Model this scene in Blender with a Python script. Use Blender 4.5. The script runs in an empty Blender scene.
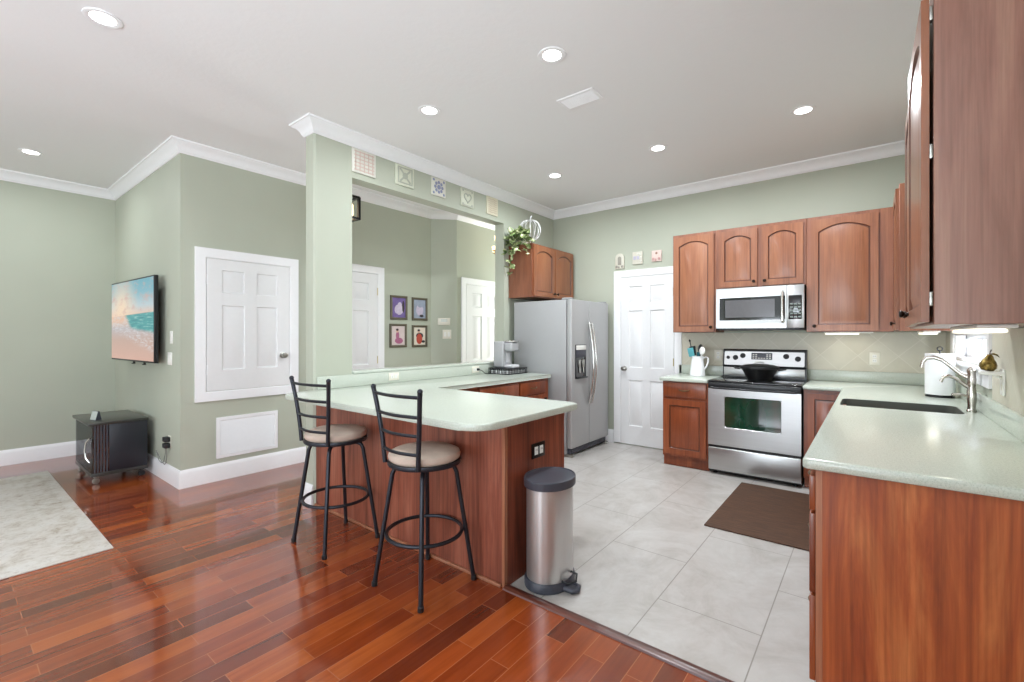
import bpy, bmesh, math, random
from mathutils import Vector, Matrix
PI = math.pi
R = math.radians
scn = bpy.context.scene
COL = scn.collection

# ------------------------------------------------------------------ camera, world, lights, exposure
YAW = math.atan2(360.0, 457.0)
cam_d = bpy.data.cameras.new('camera')
cam = bpy.data.objects.new('camera', cam_d)
COL.objects.link(cam)
cam.location = (0, 0, 1.345)
cam.rotation_euler = (R(90), 0, YAW)
cam_d.sensor_width = 36.0
cam_d.sensor_fit = 'HORIZONTAL'
cam_d.lens = 36.0 * 457.0 / 1024.0
cam_d.shift_y = -5.3 / 1024.0
cam_d.clip_start = 0.05
scn.camera = cam

scn.view_settings.view_transform = 'Standard'
scn.view_settings.look = 'None'
scn.view_settings.gamma = 1.0
scn.view_settings.use_curve_mapping = False
scn.view_settings.exposure = 0.12
try:
    scn.cycles.use_denoising = True
    scn.cycles.max_bounces = 10
    scn.cycles.diffuse_bounces = 6
    scn.cycles.glossy_bounces = 4
    scn.cycles.transmission_bounces = 6
    scn.cycles.caustics_reflective = False
    scn.cycles.caustics_refractive = False
    scn.cycles.sample_clamp_indirect = 6.0
except Exception:
    pass

w = bpy.data.worlds.new('daylight')
scn.world = w
w.use_nodes = True
wn = w.node_tree.nodes
wl = w.node_tree.links
bg = wn['Background']
tc = wn.new('ShaderNodeTexCoord')
sp = wn.new('ShaderNodeSeparateXYZ')
rp = wn.new('ShaderNodeValToRGB')
rp.color_ramp.elements[0].position = 0.47
rp.color_ramp.elements[0].color = (0.50, 0.56, 0.46, 1)
rp.color_ramp.elements[1].position = 0.56
rp.color_ramp.elements[1].color = (0.86, 0.93, 1.0, 1)
mp = wn.new('ShaderNodeMath')
mp.operation = 'MULTIPLY_ADD'
mp.inputs[1].default_value = 0.5
mp.inputs[2].default_value = 0.5
wl.new(tc.outputs['Generated'], sp.inputs[0])
wl.new(sp.outputs['Z'], mp.inputs[0])
wl.new(mp.outputs[0], rp.inputs[0])
wl.new(rp.outputs[0], bg.inputs[0])
bg.inputs[1].default_value = 1.6


def area_light(name, loc, rot, sx, sy, power, color=(1, 1, 1), shape='RECTANGLE', spread=180):
    d = bpy.data.lights.new(name, 'AREA')
    d.shape = shape
    d.size = sx
    if shape in ('RECTANGLE', 'ELLIPSE'):
        d.size_y = sy
    d.energy = power
    d.color = color
    d.spread = R(spread)
    o = bpy.data.objects.new(name, d)
    COL.objects.link(o)
    o.location = loc
    o.rotation_euler = rot
    return o


DAY = (0.84, 0.93, 1.03)
# daylight standing in the glazed openings of the wall behind the camera and in the sink window
area_light('daylight_patio', (-4.9, -3.95, 1.25), (R(150), 0, 0), 3.0, 2.3, 58, DAY)
area_light('daylight_nook', (-1.35, -3.95, 1.25), (R(150), 0, 0), 2.3, 2.3, 165, DAY)
area_light('daylight_side', (0.53, -1.6, 1.3), (R(150), 0, R(90)), 2.4, 2.2, 185, DAY)
area_light('daylight_sink', (0.625, 4.175, 1.27), (R(90), 0, R(90)), 1.2, 0.17, 9, DAY)
area_light('daylight_foyer', (-4.1, 6.42, 1.5), (R(-90), 0, 0), 0.7, 2.2, 52, (0.92, 0.94, 0.94))

# ------------------------------------------------------------------ mesh helpers


class B:
    def __init__(s):
        s.bm = bmesh.new()
        s.mi = 0

    def face(s, pts):
        try:
            f = s.bm.faces.new([s.bm.verts.new(p) for p in pts])
            f.material_index = s.mi
            return f
        except ValueError:
            return None

    def box(s, x0, x1, y0, y1, z0, z1, bev=0.0, seg=2, M=None):
        vs = [s.bm.verts.new((x, y, z)) for x in (x0, x1) for y in (y0, y1) for z in (z0, z1)]
        q = [(0, 1, 3, 2), (4, 6, 7, 5), (0, 4, 5, 1), (2, 3, 7, 6), (0, 2, 6, 4), (1, 5, 7, 3)]
        fs = []
        for a in q:
            f = s.bm.faces.new([vs[i] for i in a])
            f.material_index = s.mi
            fs.append(f)
        if M is not None:
            bmesh.ops.transform(s.bm, matrix=M, verts=vs)
        if bev > 0:
            es = list({e for f in fs for e in f.edges})
            bmesh.ops.bevel(s.bm, geom=es, offset=bev, segments=seg, affect='EDGES', profile=0.5, clamp_overlap=True)
        return s

    def loft(s, loops, cap0=True, cap1=True, closed=True):
        rows = [[s.bm.verts.new(p) for p in L] for L in loops]
        n = len(rows[0])
        m = n if closed else n - 1
        for a, b in zip(rows[:-1], rows[1:]):
            for i in range(m):
                j = (i + 1) % n
                f = s.bm.faces.new((a[i], a[j], b[j], b[i]))
                f.material_index = s.mi
        if cap0:
            f = s.bm.faces.new(list(reversed(rows[0])))
            f.material_index = s.mi
        if cap1:
            f = s.bm.faces.new(rows[-1])
            f.material_index = s.mi
        return s

    def tube(s, pts, r, seg=8, closed=False):
        P = [Vector(p) for p in pts]
        n = len(P)
        rr = r if isinstance(r, (list, tuple)) else [r] * n
        T = []
        for i in range(n):
            if closed:
                t = P[(i + 1) % n] - P[i - 1]
            else:
                t = P[min(i + 1, n - 1)] - P[max(i - 1, 0)]
            T.append(t.normalized())
        up = Vector((0, 0, 1)) if abs(T[0].z) < 0.9 else Vector((1, 0, 0))
        nrm = T[0].cross(up).normalized()
        loops = []
        for i in range(n):
            nrm = (nrm - T[i] * nrm.dot(T[i]))
            if nrm.length < 1e-6:
                nrm = T[i].orthogonal()
            nrm.normalize()
            bi = T[i].cross(nrm)
            loops.append([P[i] + (nrm * math.cos(2 * PI * k / seg) + bi * math.sin(2 * PI * k / seg)) * rr[i] for k in range(seg)])
        if closed:
            loops.append(loops[0])
            s.loft(loops, False, False)
        else:
            s.loft(loops)
        return s

    def lathe(s, prof, c=(0, 0, 0), seg=28, sx=1.0, sy=1.0, M=None, cap0=True, cap1=True):
        loops = []
        for r, z in prof:
            L = []
            for k in range(seg):
                a = 2 * PI * k / seg
                p = Vector((r * sx * math.cos(a), r * sy * math.sin(a), z))
                if M is not None:
                    p = M @ p
                L.append(p + Vector(c))
            loops.append(L)
        s.loft(loops, cap0, cap1)
        return s

    def prism(s, poly, z0, z1, bev=0.0, seg=2, M=None):
        a = [s.bm.verts.new((x, y, z0)) for x, y in poly]
        b = [s.bm.verts.new((x, y, z1)) for x, y in poly]
        n = len(poly)
        fs = [s.bm.faces.new(list(reversed(a))), s.bm.faces.new(b)]
        for i in range(n):
            j = (i + 1) % n
            fs.append(s.bm.faces.new((a[i], a[j], b[j], b[i])))
        for f in fs:
            f.material_index = s.mi
        if M is not None:
            bmesh.ops.transform(s.bm, matrix=M, verts=a + b)
        if bev > 0:
            es = list(fs[0].edges) + list(fs[1].edges)
            bmesh.ops.bevel(s.bm, geom=es, offset=bev, segments=seg, affect='EDGES', profile=0.5, clamp_overlap=True)
        return s

    def ball(s, c, r, sx=1, sy=1, sz=1, seg=14, rings=9, M=None):
        prof = []
        for i in range(rings + 1):
            t = -PI / 2 + PI * i / rings
            prof.append((max(r * math.cos(t), r * 0.02), r * math.sin(t) * sz))
        return s.lathe(prof, c, seg, sx, sy, M)

    def ring(s, c, rad, r, seg=36, tseg=8, sx=1, sy=1):
        return s.tube([(c[0] + rad * sx * math.cos(2 * PI * k / seg), c[1] + rad * sy * math.sin(2 * PI * k / seg), c[2]) for k in range(seg)], r, tseg, True)

    def panel(s, x0, x1, z0, z1, y, t, xs, zs, cells, arch=0.0, rec=0.008, raised=True, dark_groove=False):
        """framed door leaf: front at y facing -y, thickness t towards +y"""
        X = [x0] + list(xs) + [x1]
        Z = [z0] + list(zs) + [z1]
        for i in range(len(X) - 1):
            for j in range(len(Z) - 1):
                a, b, c, d = X[i], X[i + 1], Z[j], Z[j + 1]
                if (i, j) not in cells:
                    s.face([(a, y, c), (b, y, c), (b, y, d), (a, y, d)])
                    continue
                if arch > 0:
                    N = 12
                    top = []
                    for k in range(N + 1):
                        u = k / N
                        top.append((b + (a - b) * u, d - arch + arch * math.sin(PI * u) ** 0.85))
                    loop = [(a, c), (b, c)] + top
                    for k in range(N):
                        (xa, za), (xb, zb) = top[k], top[k + 1]
                        s.face([(xb, y, zb), (xa, y, za), (xa, y, d), (xb, y, d)])
                else:
                    loop = [(a, c), (b, c), (b, d), (a, d)]
                cx, cz = (a + b) / 2, (c + d) / 2
                hw, hh = (b - a) / 2, (d - c) / 2

                def ins(k, yy):
                    fx, fz = (hw - k) / hw, (hh - k) / hh
                    return [(cx + (px - cx) * fx, yy, cz + (pz - cz) * fz) for px, pz in loop]
                L = [ins(0, y), ins(0.006, y + rec), ins(0.013, y + rec)]
                if dark_groove:
                    s.mi = 1
                    s.loft(L, False, False)
                    s.mi = 0
                    L = L[2:]
                if raised:
                    L += [ins(min(0.045, hw * 0.45), y + rec * 0.2)]
                s.loft(L, False, True)
        s.face([(x0, y + t, z0), (x0, y + t, z1), (x1, y + t, z1), (x1, y + t, z0)])
        s.face([(x0, y, z0), (x0, y, z1), (x0, y + t, z1), (x0, y + t, z0)])
        s.face([(x1, y, z0), (x1, y + t, z0), (x1, y + t, z1), (x1, y, z1)])
        s.face([(x0, y, z0), (x0, y + t, z0), (x1, y + t, z0), (x1, y, z0)])
        s.face([(x0, y, z1), (x1, y, z1), (x1, y + t, z1), (x0, y + t, z1)])
        return s


def obj(name, b, mats, parent=None, loc=(0, 0, 0), rot=(0, 0, 0), ang=38, label=None):
    bmesh.ops.remove_doubles(b.bm, verts=b.bm.verts, dist=1e-5)
    bmesh.ops.recalc_face_normals(b.bm, faces=b.bm.faces)
    me = bpy.data.meshes.new(name)
    b.bm.to_mesh(me)
    b.bm.free()
    for m in (mats if isinstance(mats, (list, tuple)) else [mats]):
        me.materials.append(m)
    for p in me.polygons:
        p.use_smooth = True
    me.set_sharp_from_angle(angle=R(ang))
    o = bpy.data.objects.new(name, me)
    COL.objects.link(o)
    o.location = loc
    o.rotation_euler = rot
    if parent:
        o.parent = parent
    if label:
        o['label'] = label
    return o


def thing(name, label, cat, loc=(0, 0, 0), rz=0.0, group=None):
    o = bpy.data.objects.new(name, None)
    COL.objects.link(o)
    o.empty_display_size = 0.1
    o.location = loc
    o.rotation_euler = (0, 0, rz)
    o['label'] = label
    o['category'] = cat
    if group:
        o['group'] = group
    return o


def tag(o, label, cat, group=None):
    o['label'] = label
    o['category'] = cat
    if group:
        o['group'] = group
    return o


def struct(name, b, m, parent=None, **k):
    o = obj(name, b, m, parent, **k)
    if not parent:
        o['kind'] = 'structure'
    return o


def sroot(name, loc=(0, 0, 0), rz=0.0):
    o = bpy.data.objects.new(name, None)
    COL.objects.link(o)
    o.location = loc
    o.rotation_euler = (0, 0, rz)
    o['kind'] = 'structure'
    return o


def dup(root, loc, rz, label, group=None):
    r = root.copy()
    COL.objects.link(r)
    r.location = loc
    r.rotation_euler = (0, 0, rz)
    r['label'] = label
    if group:
        r['group'] = group
    for ch in list(root.children):
        c = ch.copy()
        COL.objects.link(c)
        c.parent = r
        for g in list(ch.children):
            d = g.copy()
            COL.objects.link(d)
            d.parent = c
    return r


# ------------------------------------------------------------------ materials
def srgb(r, g, b):
    f = lambda c: (c / 255 / 12.92) if c / 255 <= 0.04045 else ((c / 255 + 0.055) / 1.055) ** 2.4
    return (f(r), f(g), f(b), 1)


class Mat:
    def __init__(s, name):
        s.m = bpy.data.materials.new(name)
        s.m.use_nodes = True
        s.t = s.m.node_tree
        s.p = s.t.nodes['Principled BSDF']

    def n(s, kind, **kw):
        x = s.t.nodes.new(kind)
        for k, v in kw.items():
            setattr(x, k, v)
        return x

    def l(s, a, b):
        s.t.links.new(a, b)

    def coord(s, scale=(1, 1, 1), rot=(0, 0, 0), rand=False, out='Object'):
        c = s.n('ShaderNodeTexCoord')
        mp = s.n('ShaderNodeMapping')
        mp.inputs['Scale'].default_value = scale
        mp.inputs['Rotation'].default_value = rot
        s.l(c.outputs[out], mp.inputs[0])
        if rand:
            oi = s.n('ShaderNodeObjectInfo')
            mm = s.n('ShaderNodeMath', operation='MULTIPLY')
            mm.inputs[1].default_value = 13.7
            s.l(oi.outputs['Random'], mm.inputs[0])
            cb = s.n('ShaderNodeCombineXYZ')
            for k in range(3):
                s.l(mm.outputs[0], cb.inputs[k])
            s.l(cb.outputs[0], mp.inputs['Location'])
        return mp.outputs[0]

    def noise(s, vec, scale, detail=4, rough=0.55, dist=0.0):
        x = s.n('ShaderNodeTexNoise')
        x.inputs['Scale'].default_value = scale
        x.inputs['Detail'].default_value = detail
        x.inputs['Roughness'].default_value = rough
        x.inputs['Distortion'].default_value = dist
        s.l(vec, x.inputs['Vector'])
        return x.outputs['Fac']

    def ramp(s, fac, stops, interp='LINEAR'):
        x = s.n('ShaderNodeValToRGB')
        cr = x.color_ramp
        cr.interpolation = interp
        while len(cr.elements) < len(stops):
            cr.elements.new(0.5)
        for e, (p, c) in zip(cr.elements, stops):
            e.position = p
            e.color = c
        s.l(fac, x.inputs[0])
        return x.outputs[0]

    def mix(s, fac, a, b, mode='MIX'):
        x = s.n('ShaderNodeMix', data_type='RGBA', blend_type=mode)
        if isinstance(fac, float):
            x.inputs[0].default_value = fac
        else:
            s.l(fac, x.inputs[0])
        for k, v in ((6, a), (7, b)):
            if isinstance(v, tuple):
                x.inputs[k].default_value = v
            else:
                s.l(v, x.inputs[k])
        return x.outputs[2]

    def math(s, op, a, b=None):
        x = s.n('ShaderNodeMath', operation=op)
        for k, v in ((0, a), (1, b)):
            if v is None:
                continue
            if isinstance(v, (int, float)):
                x.inputs[k].default_value = v
            else:
                s.l(v, x.inputs[k])
        return x.outputs[0]

    def bump(s, h, strength=0.2, dist=0.01):
        x = s.n('ShaderNodeBump')
        x.inputs['Strength'].default_value = strength
        x.inputs['Distance'].default_value = dist
        s.l(h, x.inputs['Height'])
        s.l(x.outputs[0], s.p.inputs['Normal'])

    def set(s, **k):
        for a, v in k.items():
            s.p.inputs[a.replace('_', ' ')].default_value = v
        return s

    def base(s, c):
        if isinstance(c, tuple):
            s.p.inputs['Base Color'].default_value = c
        else:
            s.l(c, s.p.inputs['Base Color'])
        return s


def plain(name, c, rough=0.5, metal=0.0, noise=0.03, nscale=30.0, coat=0.0, spec=0.5):
    m = Mat(name)
    v = m.coord()
    f = m.noise(v, nscale, 3)
    k = 1 - noise
    lo = (c[0] * k, c[1] * k, c[2] * k, 1)
    hi = (min(c[0] * (1 + noise), 1), min(c[1] * (1 + noise), 1), min(c[2] * (1 + noise), 1), 1)
    m.base(m.ramp(f, [(0.3, lo), (0.7, hi)]))
    m.set(Roughness=rough, Metallic=metal, Coat_Weight=coat)
    m.p.inputs['Specular IOR Level'].default_value = spec
    return m.m


def emit(name, c, strength):
    m = Mat(name)
    m.base((0.8, 0.8, 0.8, 1))
    m.p.inputs['Emission Color'].default_value = c
    m.p.inputs['Emission Strength'].default_value = strength
    return m.m


def wall_mat(name, c):
    m = Mat(name)
    v = m.coord()
    f = m.noise(v, 1.3, 2)
    m.base(m.ramp(f, [(0.3, tuple(x * 0.97 for x in c[:3]) + (1,)), (0.7, tuple(min(1, x * 1.03) for x in c[:3]) + (1,))]))
    m.set(Roughness=0.55)
    m.p.inputs['Specular IOR Level'].default_value = 0.3
    m.bump(m.noise(v, 90, 3), 0.06, 0.004)
    return m.m


def wood_mat(name, dark, mid, light, scale=1.0, rough=0.32, axis='z', coat=0.25, figure=0.6, gr=0.72):
    m = Mat(name)
    st = {'z': (9, 9, 0.9), 'x': (0.9, 9, 9), 'y': (9, 0.9, 9)}[axis]
    v = m.coord(tuple(a * scale for a in st), rand=True)
    n1 = m.noise(v, 1.2, 6, 0.62, figure)
    st2 = {'z': (60, 60, 1.6), 'x': (1.6, 60, 60), 'y': (60, 1.6, 60)}[axis]
    v2 = m.coord(tuple(a * scale for a in st2), rand=True)
    n2 = m.noise(v2, 1.6, 4, 0.6)
    c1 = m.ramp(n1, [(0.28, dark), (0.5, mid), (0.72, light)])
    g = m.ramp(n2, [(0.35, (gr, gr * 0.97, gr * 0.94, 1)), (0.6, (1, 1, 1, 1))])
    m.base(m.mix(0.75, c1, g, 'MULTIPLY'))
    m.set(Roughness=rough, Coat_Weight=coat, Coat_Roughness=0.18)
    return m.m


def steel_mat(name, c, rough=0.28, axis='x', amt=0.05):
    m = Mat(name)
    st = {'x': (1.2, 60, 60), 'z': (60, 60, 1.2), 'y': (60, 1.2, 60)}[axis]
    v = m.coord(st)
    f = m.noise(v, 1.0, 3)
    lo = tuple(x * (1 - amt) for x in c[:3]) + (1,)
    m.base(m.ramp(f, [(0.3, lo), (0.7, c)]))
    m.set(Metallic=1.0)
    r = m.n('ShaderNodeMapRange')
    r.inputs[3].default_value = rough - 0.015
    r.inputs[4].default_value = rough + 0.02
    m.l(f, r.inputs[0])
    m.l(r.outputs[0], m.p.inputs['Roughness'])
    return m.m


M_wall = wall_mat('sage_wall_paint', srgb(178, 182, 167))
M_ceil = Mat('ceiling_texture')
_v = M_ceil.coord()
M_ceil.base(srgb(232, 232, 233)).set(Roughness=0.8)
M_ceil.bump(M_ceil.noise(_v, 22, 5, 0.6), 0.25, 0.006)
M_ceil = M_ceil.m
M_trim = plain('white_trim_paint', srgb(236, 236, 238), 0.35, noise=0.01)
M_door = plain('white_door_paint', srgb(226, 226, 227), 0.4, noise=0.01)
M_hardware = plain('brushed_nickel', srgb(170, 168, 162), 0.3, 1.0)
M_hinge = plain('hinge_brass', srgb(190, 175, 130), 0.35, 1.0)

# red hardwood planks running along world Y
m = Mat('cherry_plank_floor')
v = m.coord()
br = m.n('ShaderNodeTexBrick')
br.offset = 0.37
br.offset_frequency = 2
br.squash = 1.0
rotv = m.coord(rot=(0, 0, R(90)))
m.l(rotv, br.inputs['Vector'])
br.inputs['Color1'].default_value = (0, 0, 0, 1)
br.inputs['Color2'].default_value = (1, 1, 1, 1)
br.inputs['Mortar'].default_value = (0.5, 0.5, 0.5, 1)
br.inputs['Scale'].default_value = 1.0
br.inputs['Mortar Size'].default_value = 0.0018
br.inputs['Mortar Smooth'].default_value = 0.1
br.inputs['Bias'].default_value = 0.0
br.inputs['Brick Width'].default_value = 0.72
br.inputs['Row Height'].default_value = 0.096
sepc = m.n('ShaderNodeSeparateColor')
m.l(br.outputs['Color'], sepc.inputs[0])
gv = m.n('ShaderNodeMapping')
gv.inputs['Scale'].default_value = (16, 1.1, 1)
cc = m.n('ShaderNodeTexCoord')
m.l(cc.outputs['Object'], gv.inputs[0])
cmb = m.n('ShaderNodeCombineXYZ')
m.l(m.math('MULTIPLY', sepc.outputs[0], 37.0), cmb.inputs[0])
m.l(m.math('MULTIPLY', sepc.outputs[0], 19.0), cmb.inputs[1])
m.l(cmb.outputs[0], gv.inputs['Location'])
gr = m.noise(gv.outputs[0], 1.6, 6, 0.62, 0.5)
plank = m.ramp(sepc.outputs[0], [(0.0, srgb(98, 40, 19)), (0.22, srgb(122, 50, 22)), (0.75, srgb(146, 66, 27)), (1.0, srgb(168, 86, 37))])
grain = m.ramp(gr, [(0.25, (0.66, 0.56, 0.50, 1)), (0.55, (1, 1, 1, 1)), (0.8, (1.2, 1.18, 1.1, 1))])
col = m.mix(0.8, plank, grain, 'MULTIPLY')
col = m.mix(m.math('MULTIPLY', br.outputs['Fac'], 0.6), col, srgb(176, 108, 68))
m.base(col)
m.set(Roughness=0.2, Coat_Weight=0.6, Coat_Roughness=0.06)
rn = m.n('ShaderNodeMapRange')
rn.inputs[3].default_value = 0.13
rn.inputs[4].default_value = 0.24
m.l(m.noise(v, 5, 4), rn.inputs[0])
m.l(rn.outputs[0], m.p.inputs['Roughness'])
m.bump(m.math('SUBTRACT', m.math('MULTIPLY', gr, 0.12), br.outputs['Fac']), 0.25, 0.0015)
M_floor = m.m

# pale cloudy porcelain tile
m = Mat('pale_porcelain_tile')
rotv = m.coord(rot=(0, 0, R(90)))
rotv.node.inputs['Location'].default_value = (-2.35 + 0.0, -0.555 + 0.0, 0)
br = m.n('ShaderNodeTexBrick')
br.offset = 0.5
br.offset_frequency = 2
m.l(rotv, br.inputs['Vector'])
br.inputs['Color1'].default_value = (0.2, 0.2, 0.2, 1)
br.inputs['Color2'].default_value = (0.8, 0.8, 0.8, 1)
br.inputs['Scale'].default_value = 1.0
br.inputs['Mortar Size'].default_value = 0.003
br.inputs['Mortar Smooth'].default_value = 0.2
br.inputs['Brick Width'].default_value = 0.93
br.inputs['Row Height'].default_value = 0.472
v = m.coord((1.0, 0.8, 1))
n1 = m.noise(v, 2.6, 8, 0.68, 1.2)
n2 = m.noise(m.coord((1, 1, 1)), 11, 6, 0.7, 0.8)
c1 = m.ramp(n1, [(0.3, srgb(164, 159, 153)), (0.5, srgb(182, 178, 174)), (0.7, srgb(192, 190, 187))])
c2 = m.ramp(n2, [(0.36, (0.92, 0.91, 0.9, 1)), (0.55, (1, 1, 1, 1))])
col = m.mix(0.7, c1, c2, 'MULTIPLY')
col = m.mix(br.outputs['Fac'], col, srgb(140, 135, 128))
m.base(col)
m.set(Roughness=0.3)
m.bump(m.math('MULTIPLY', br.outputs['Fac'], -1.0), 0.3, 0.002)
M_tile = m.m

# diagonal beige splash tile
m = Mat('diagonal_splash_tile')
cx = m.n('ShaderNodeTexCoord')
sx = m.n('ShaderNodeSeparateXYZ')
m.l(cx.outputs['Object'], sx.inputs[0])
cb = m.n('ShaderNodeCombineXYZ')
m.l(m.math('ADD', sx.outputs[0], sx.outputs[1]), cb.inputs[0])
m.l(sx.outputs[2], cb.inputs[1])
mp2 = m.n('ShaderNodeMapping')
mp2.inputs['Rotation'].default_value = (0, 0, R(45))
m.l(cb.outputs[0], mp2.inputs[0])
br = m.n('ShaderNodeTexBrick')
br.offset = 0.0
m.l(mp2.outputs[0], br.inputs['Vector'])
br.inputs['Color1'].default_value = srgb(196, 190, 172)
br.inputs['Color2'].default_value = srgb(203, 198, 181)
br.inputs['Mortar'].default_value = srgb(210, 205, 190)
br.inputs['Scale'].default_value = 1.0
br.inputs['Mortar Size'].default_value = 0.003
br.inputs['Brick Width'].default_value = 0.205
br.inputs['Row Height'].default_value = 0.205
cl = m.ramp(m.noise(m.coord(), 9, 5), [(0.3, (0.93, 0.93, 0.92, 1)), (0.6, (1, 1, 1, 1))])
m.base(m.mix(0.8, br.outputs['Color'], cl, 'MULTIPLY'))
m.set(Roughness=0.35)
m.bump(m.math('MULTIPLY', br.outputs['Fac'], -1.0), 0.3, 0.002)
M_splash = m.m

# speckled sage solid surface
m = Mat('speckled_sage_counter')
v = m.coord()
vo = m.n('ShaderNodeTexVoronoi')
vo.inputs['Scale'].default_value = 260
m.l(v, vo.inputs['Vector'])
s1 = m.ramp(vo.outputs['Distance'], [(0.12, srgb(162, 171, 160)), (0.32, srgb(192, 198, 187)), (0.75, srgb(196, 202, 191))])
s2 = m.ramp(m.noise(v, 150, 2), [(0.35, (0.90, 0.92, 0.90, 1)), (0.55, (1, 1, 1, 1)), (0.75, (1.06, 1.06, 1.06, 1))])
m.base(m.mix(1.0, s1, s2, 'MULTIPLY'))
m.set(Roughness=0.24, Coat_Weight=0.15, Coat_Roughness=0.12)
M_counter = m.m

M_cherry = wood_mat('cherry_cabinet', srgb(118, 68, 46), srgb(136, 82, 57), srgb(152, 98, 70), rough=0.38)
M_cherry_panel = wood_mat('cherry_door_panel', srgb(126, 72, 44), srgb(144, 88, 57), srgb(158, 102, 68), rough=0.34)
M_cherry_base = wood_mat('cherry_base_cabinet', srgb(108, 50, 28), srgb(138, 68, 36), srgb(160, 86, 48))
M_end = wood_mat('cherry_end_panel', srgb(134, 58, 28), srgb(170, 86, 42), srgb(198, 118, 66), scale=0.7, figure=1.6, rough=0.4, gr=0.6)
M_pen = wood_mat('cherry_peninsula_panel', srgb(112, 58, 44), srgb(148, 82, 62), srgb(174, 108, 86), scale=0.9, rough=0.4, gr=0.5)
M_penend = wood_mat('cherry_peninsula_end', srgb(96, 44, 28), srgb(134, 66, 44), srgb(162, 88, 60), scale=0.9, rough=0.38, gr=0.5)
M_side = wood_mat('cherry_laminate_sheen_tone', srgb(128, 84, 68), srgb(146, 102, 86), srgb(160, 118, 100), rough=0.36, coat=0.35)  # greyer, lighter tone paints the haze of the sheen into the laminate colour
M_edge = wood_mat('cherry_edge_strip', srgb(150, 92, 64), srgb(170, 112, 82), srgb(184, 126, 96), rough=0.4)
M_groove = wood_mat('dark_groove_wood', srgb(80, 42, 27), srgb(96, 52, 33), srgb(110, 62, 40))  # darker wood tone for the grooves of the cabinet doors
M_knob = plain('dark_bronze', srgb(42, 34, 30), 0.35, 0.9)
M_pull = plain('aged_brass_pull', srgb(120, 98, 74), 0.4, 0.9)
M_steel = steel_mat('brushed_steel', srgb(192, 192, 192), 0.30, 'x')
M_steel_v = steel_mat('brushed_steel_vertical', srgb(206, 205, 204), 0.30, 'z', 0.03)
M_steel_v.node_tree.nodes['Principled BSDF'].inputs['Metallic'].default_value = 0.8
M_fridge = plain('grey_steel_door', srgb(172, 172, 172), 0.38, 0.30, noise=0.01)
M_fridge_side = plain('grey_fridge_side', srgb(158, 158, 159), 0.5, 0.0, noise=0.01)
M_bright = plain('polished_handle', srgb(226, 224, 220), 0.22, 1.0, noise=0.01)
M_chrome = plain('brushed_nickel_faucet', srgb(205, 198, 190), 0.2, 1.0, noise=0.02)
M_blackgloss = plain('black_glass', srgb(16, 16, 18), 0.06, 0.0, coat=0.6)
M_black = plain('black_enamel', srgb(22, 22, 25), 0.3)
M_blackmat = plain('matt_black_plastic', srgb(30, 30, 33), 0.5)
M_stool = plain('dark_powder_coat', srgb(46, 47, 54), 0.35, 0.6)
M_seat = plain('beige_suede', srgb(190, 172, 158), 0.85, noise=0.08, nscale=14)
M_white = plain('white_plastic', srgb(236, 235, 230), 0.35, noise=0.01)
M_ceramic = plain('white_ceramic', srgb(238, 238, 240), 0.18, coat=0.4, noise=0.01)
M_ivory = plain('ivory_plate', srgb(226, 222, 208), 0.4, noise=0.02)
M_slate = plain('slate_plastic', srgb(62, 64, 74), 0.42)
M_paper = plain('paper_towel', srgb(240, 240, 242), 0.9, noise=0.01)
M_lens = emit('lit_lens', (1.0, 0.97, 0.92, 1), 9.0)
M_under = emit('lit_diffuser', (1.0, 0.93, 0.74, 1), 1.05)


def glass_mat(name, tint=(1, 1, 1, 1), mixf=0.12, rough=0.02):
    mm = Mat(name)
    tr = mm.n('ShaderNodeBsdfTransparent')
    tr.inputs[0].default_value = tint
    gl = mm.n('ShaderNodeBsdfGlossy')
    gl.inputs['Roughness'].default_value = rough
    mx = mm.n('ShaderNodeMixShader')
    mx.inputs[0].default_value = mixf
    mm.l(tr.outputs[0], mx.inputs[1])
    mm.l(gl.outputs[0], mx.inputs[2])
    out = [n for n in mm.t.nodes if n.type == 'OUTPUT_MATERIAL'][0]
    mm.l(mx.outputs[0], out.inputs[0])
    return mm.m


M_pane = glass_mat('window_glass')
M_smoke = glass_mat('smoked_glass', (0.62, 0.64, 0.66, 1), 0.22, 0.04)

# ------------------------------------------------------------------ room shell
ZC = 3.05
XR, YB, XO, XL = 0.50, 5.33, -3.47, -7.06
XC = -4.77
YN = -4.0
b = B()
b.box(XL - 0.1, XR + 0.1, YN - 0.1, 1.905, -0.1, 0.0)
b.box(XL - 0.1, XO - 0.07, 1.905, 6.6, -0.1, 0.0)
struct('floor', b, M_floor)
b = B()
b.box(XO - 0.07, XR + 0.1, 1.905, YB + 0.1, -0.1, 0.0)
struct('floor_kitchen', b, M_tile)
b = B()
b.box(XL - 0.1, XR + 0.1, YN - 0.1, 6.6, ZC, ZC + 0.1)
struct('ceiling', b, M_ceil)

b = B()
b.box(XO - 0.14, XR + 0.12, YB, YB + 0.12, 0, ZC)
struct('wall_back', b, M_wall)
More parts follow.
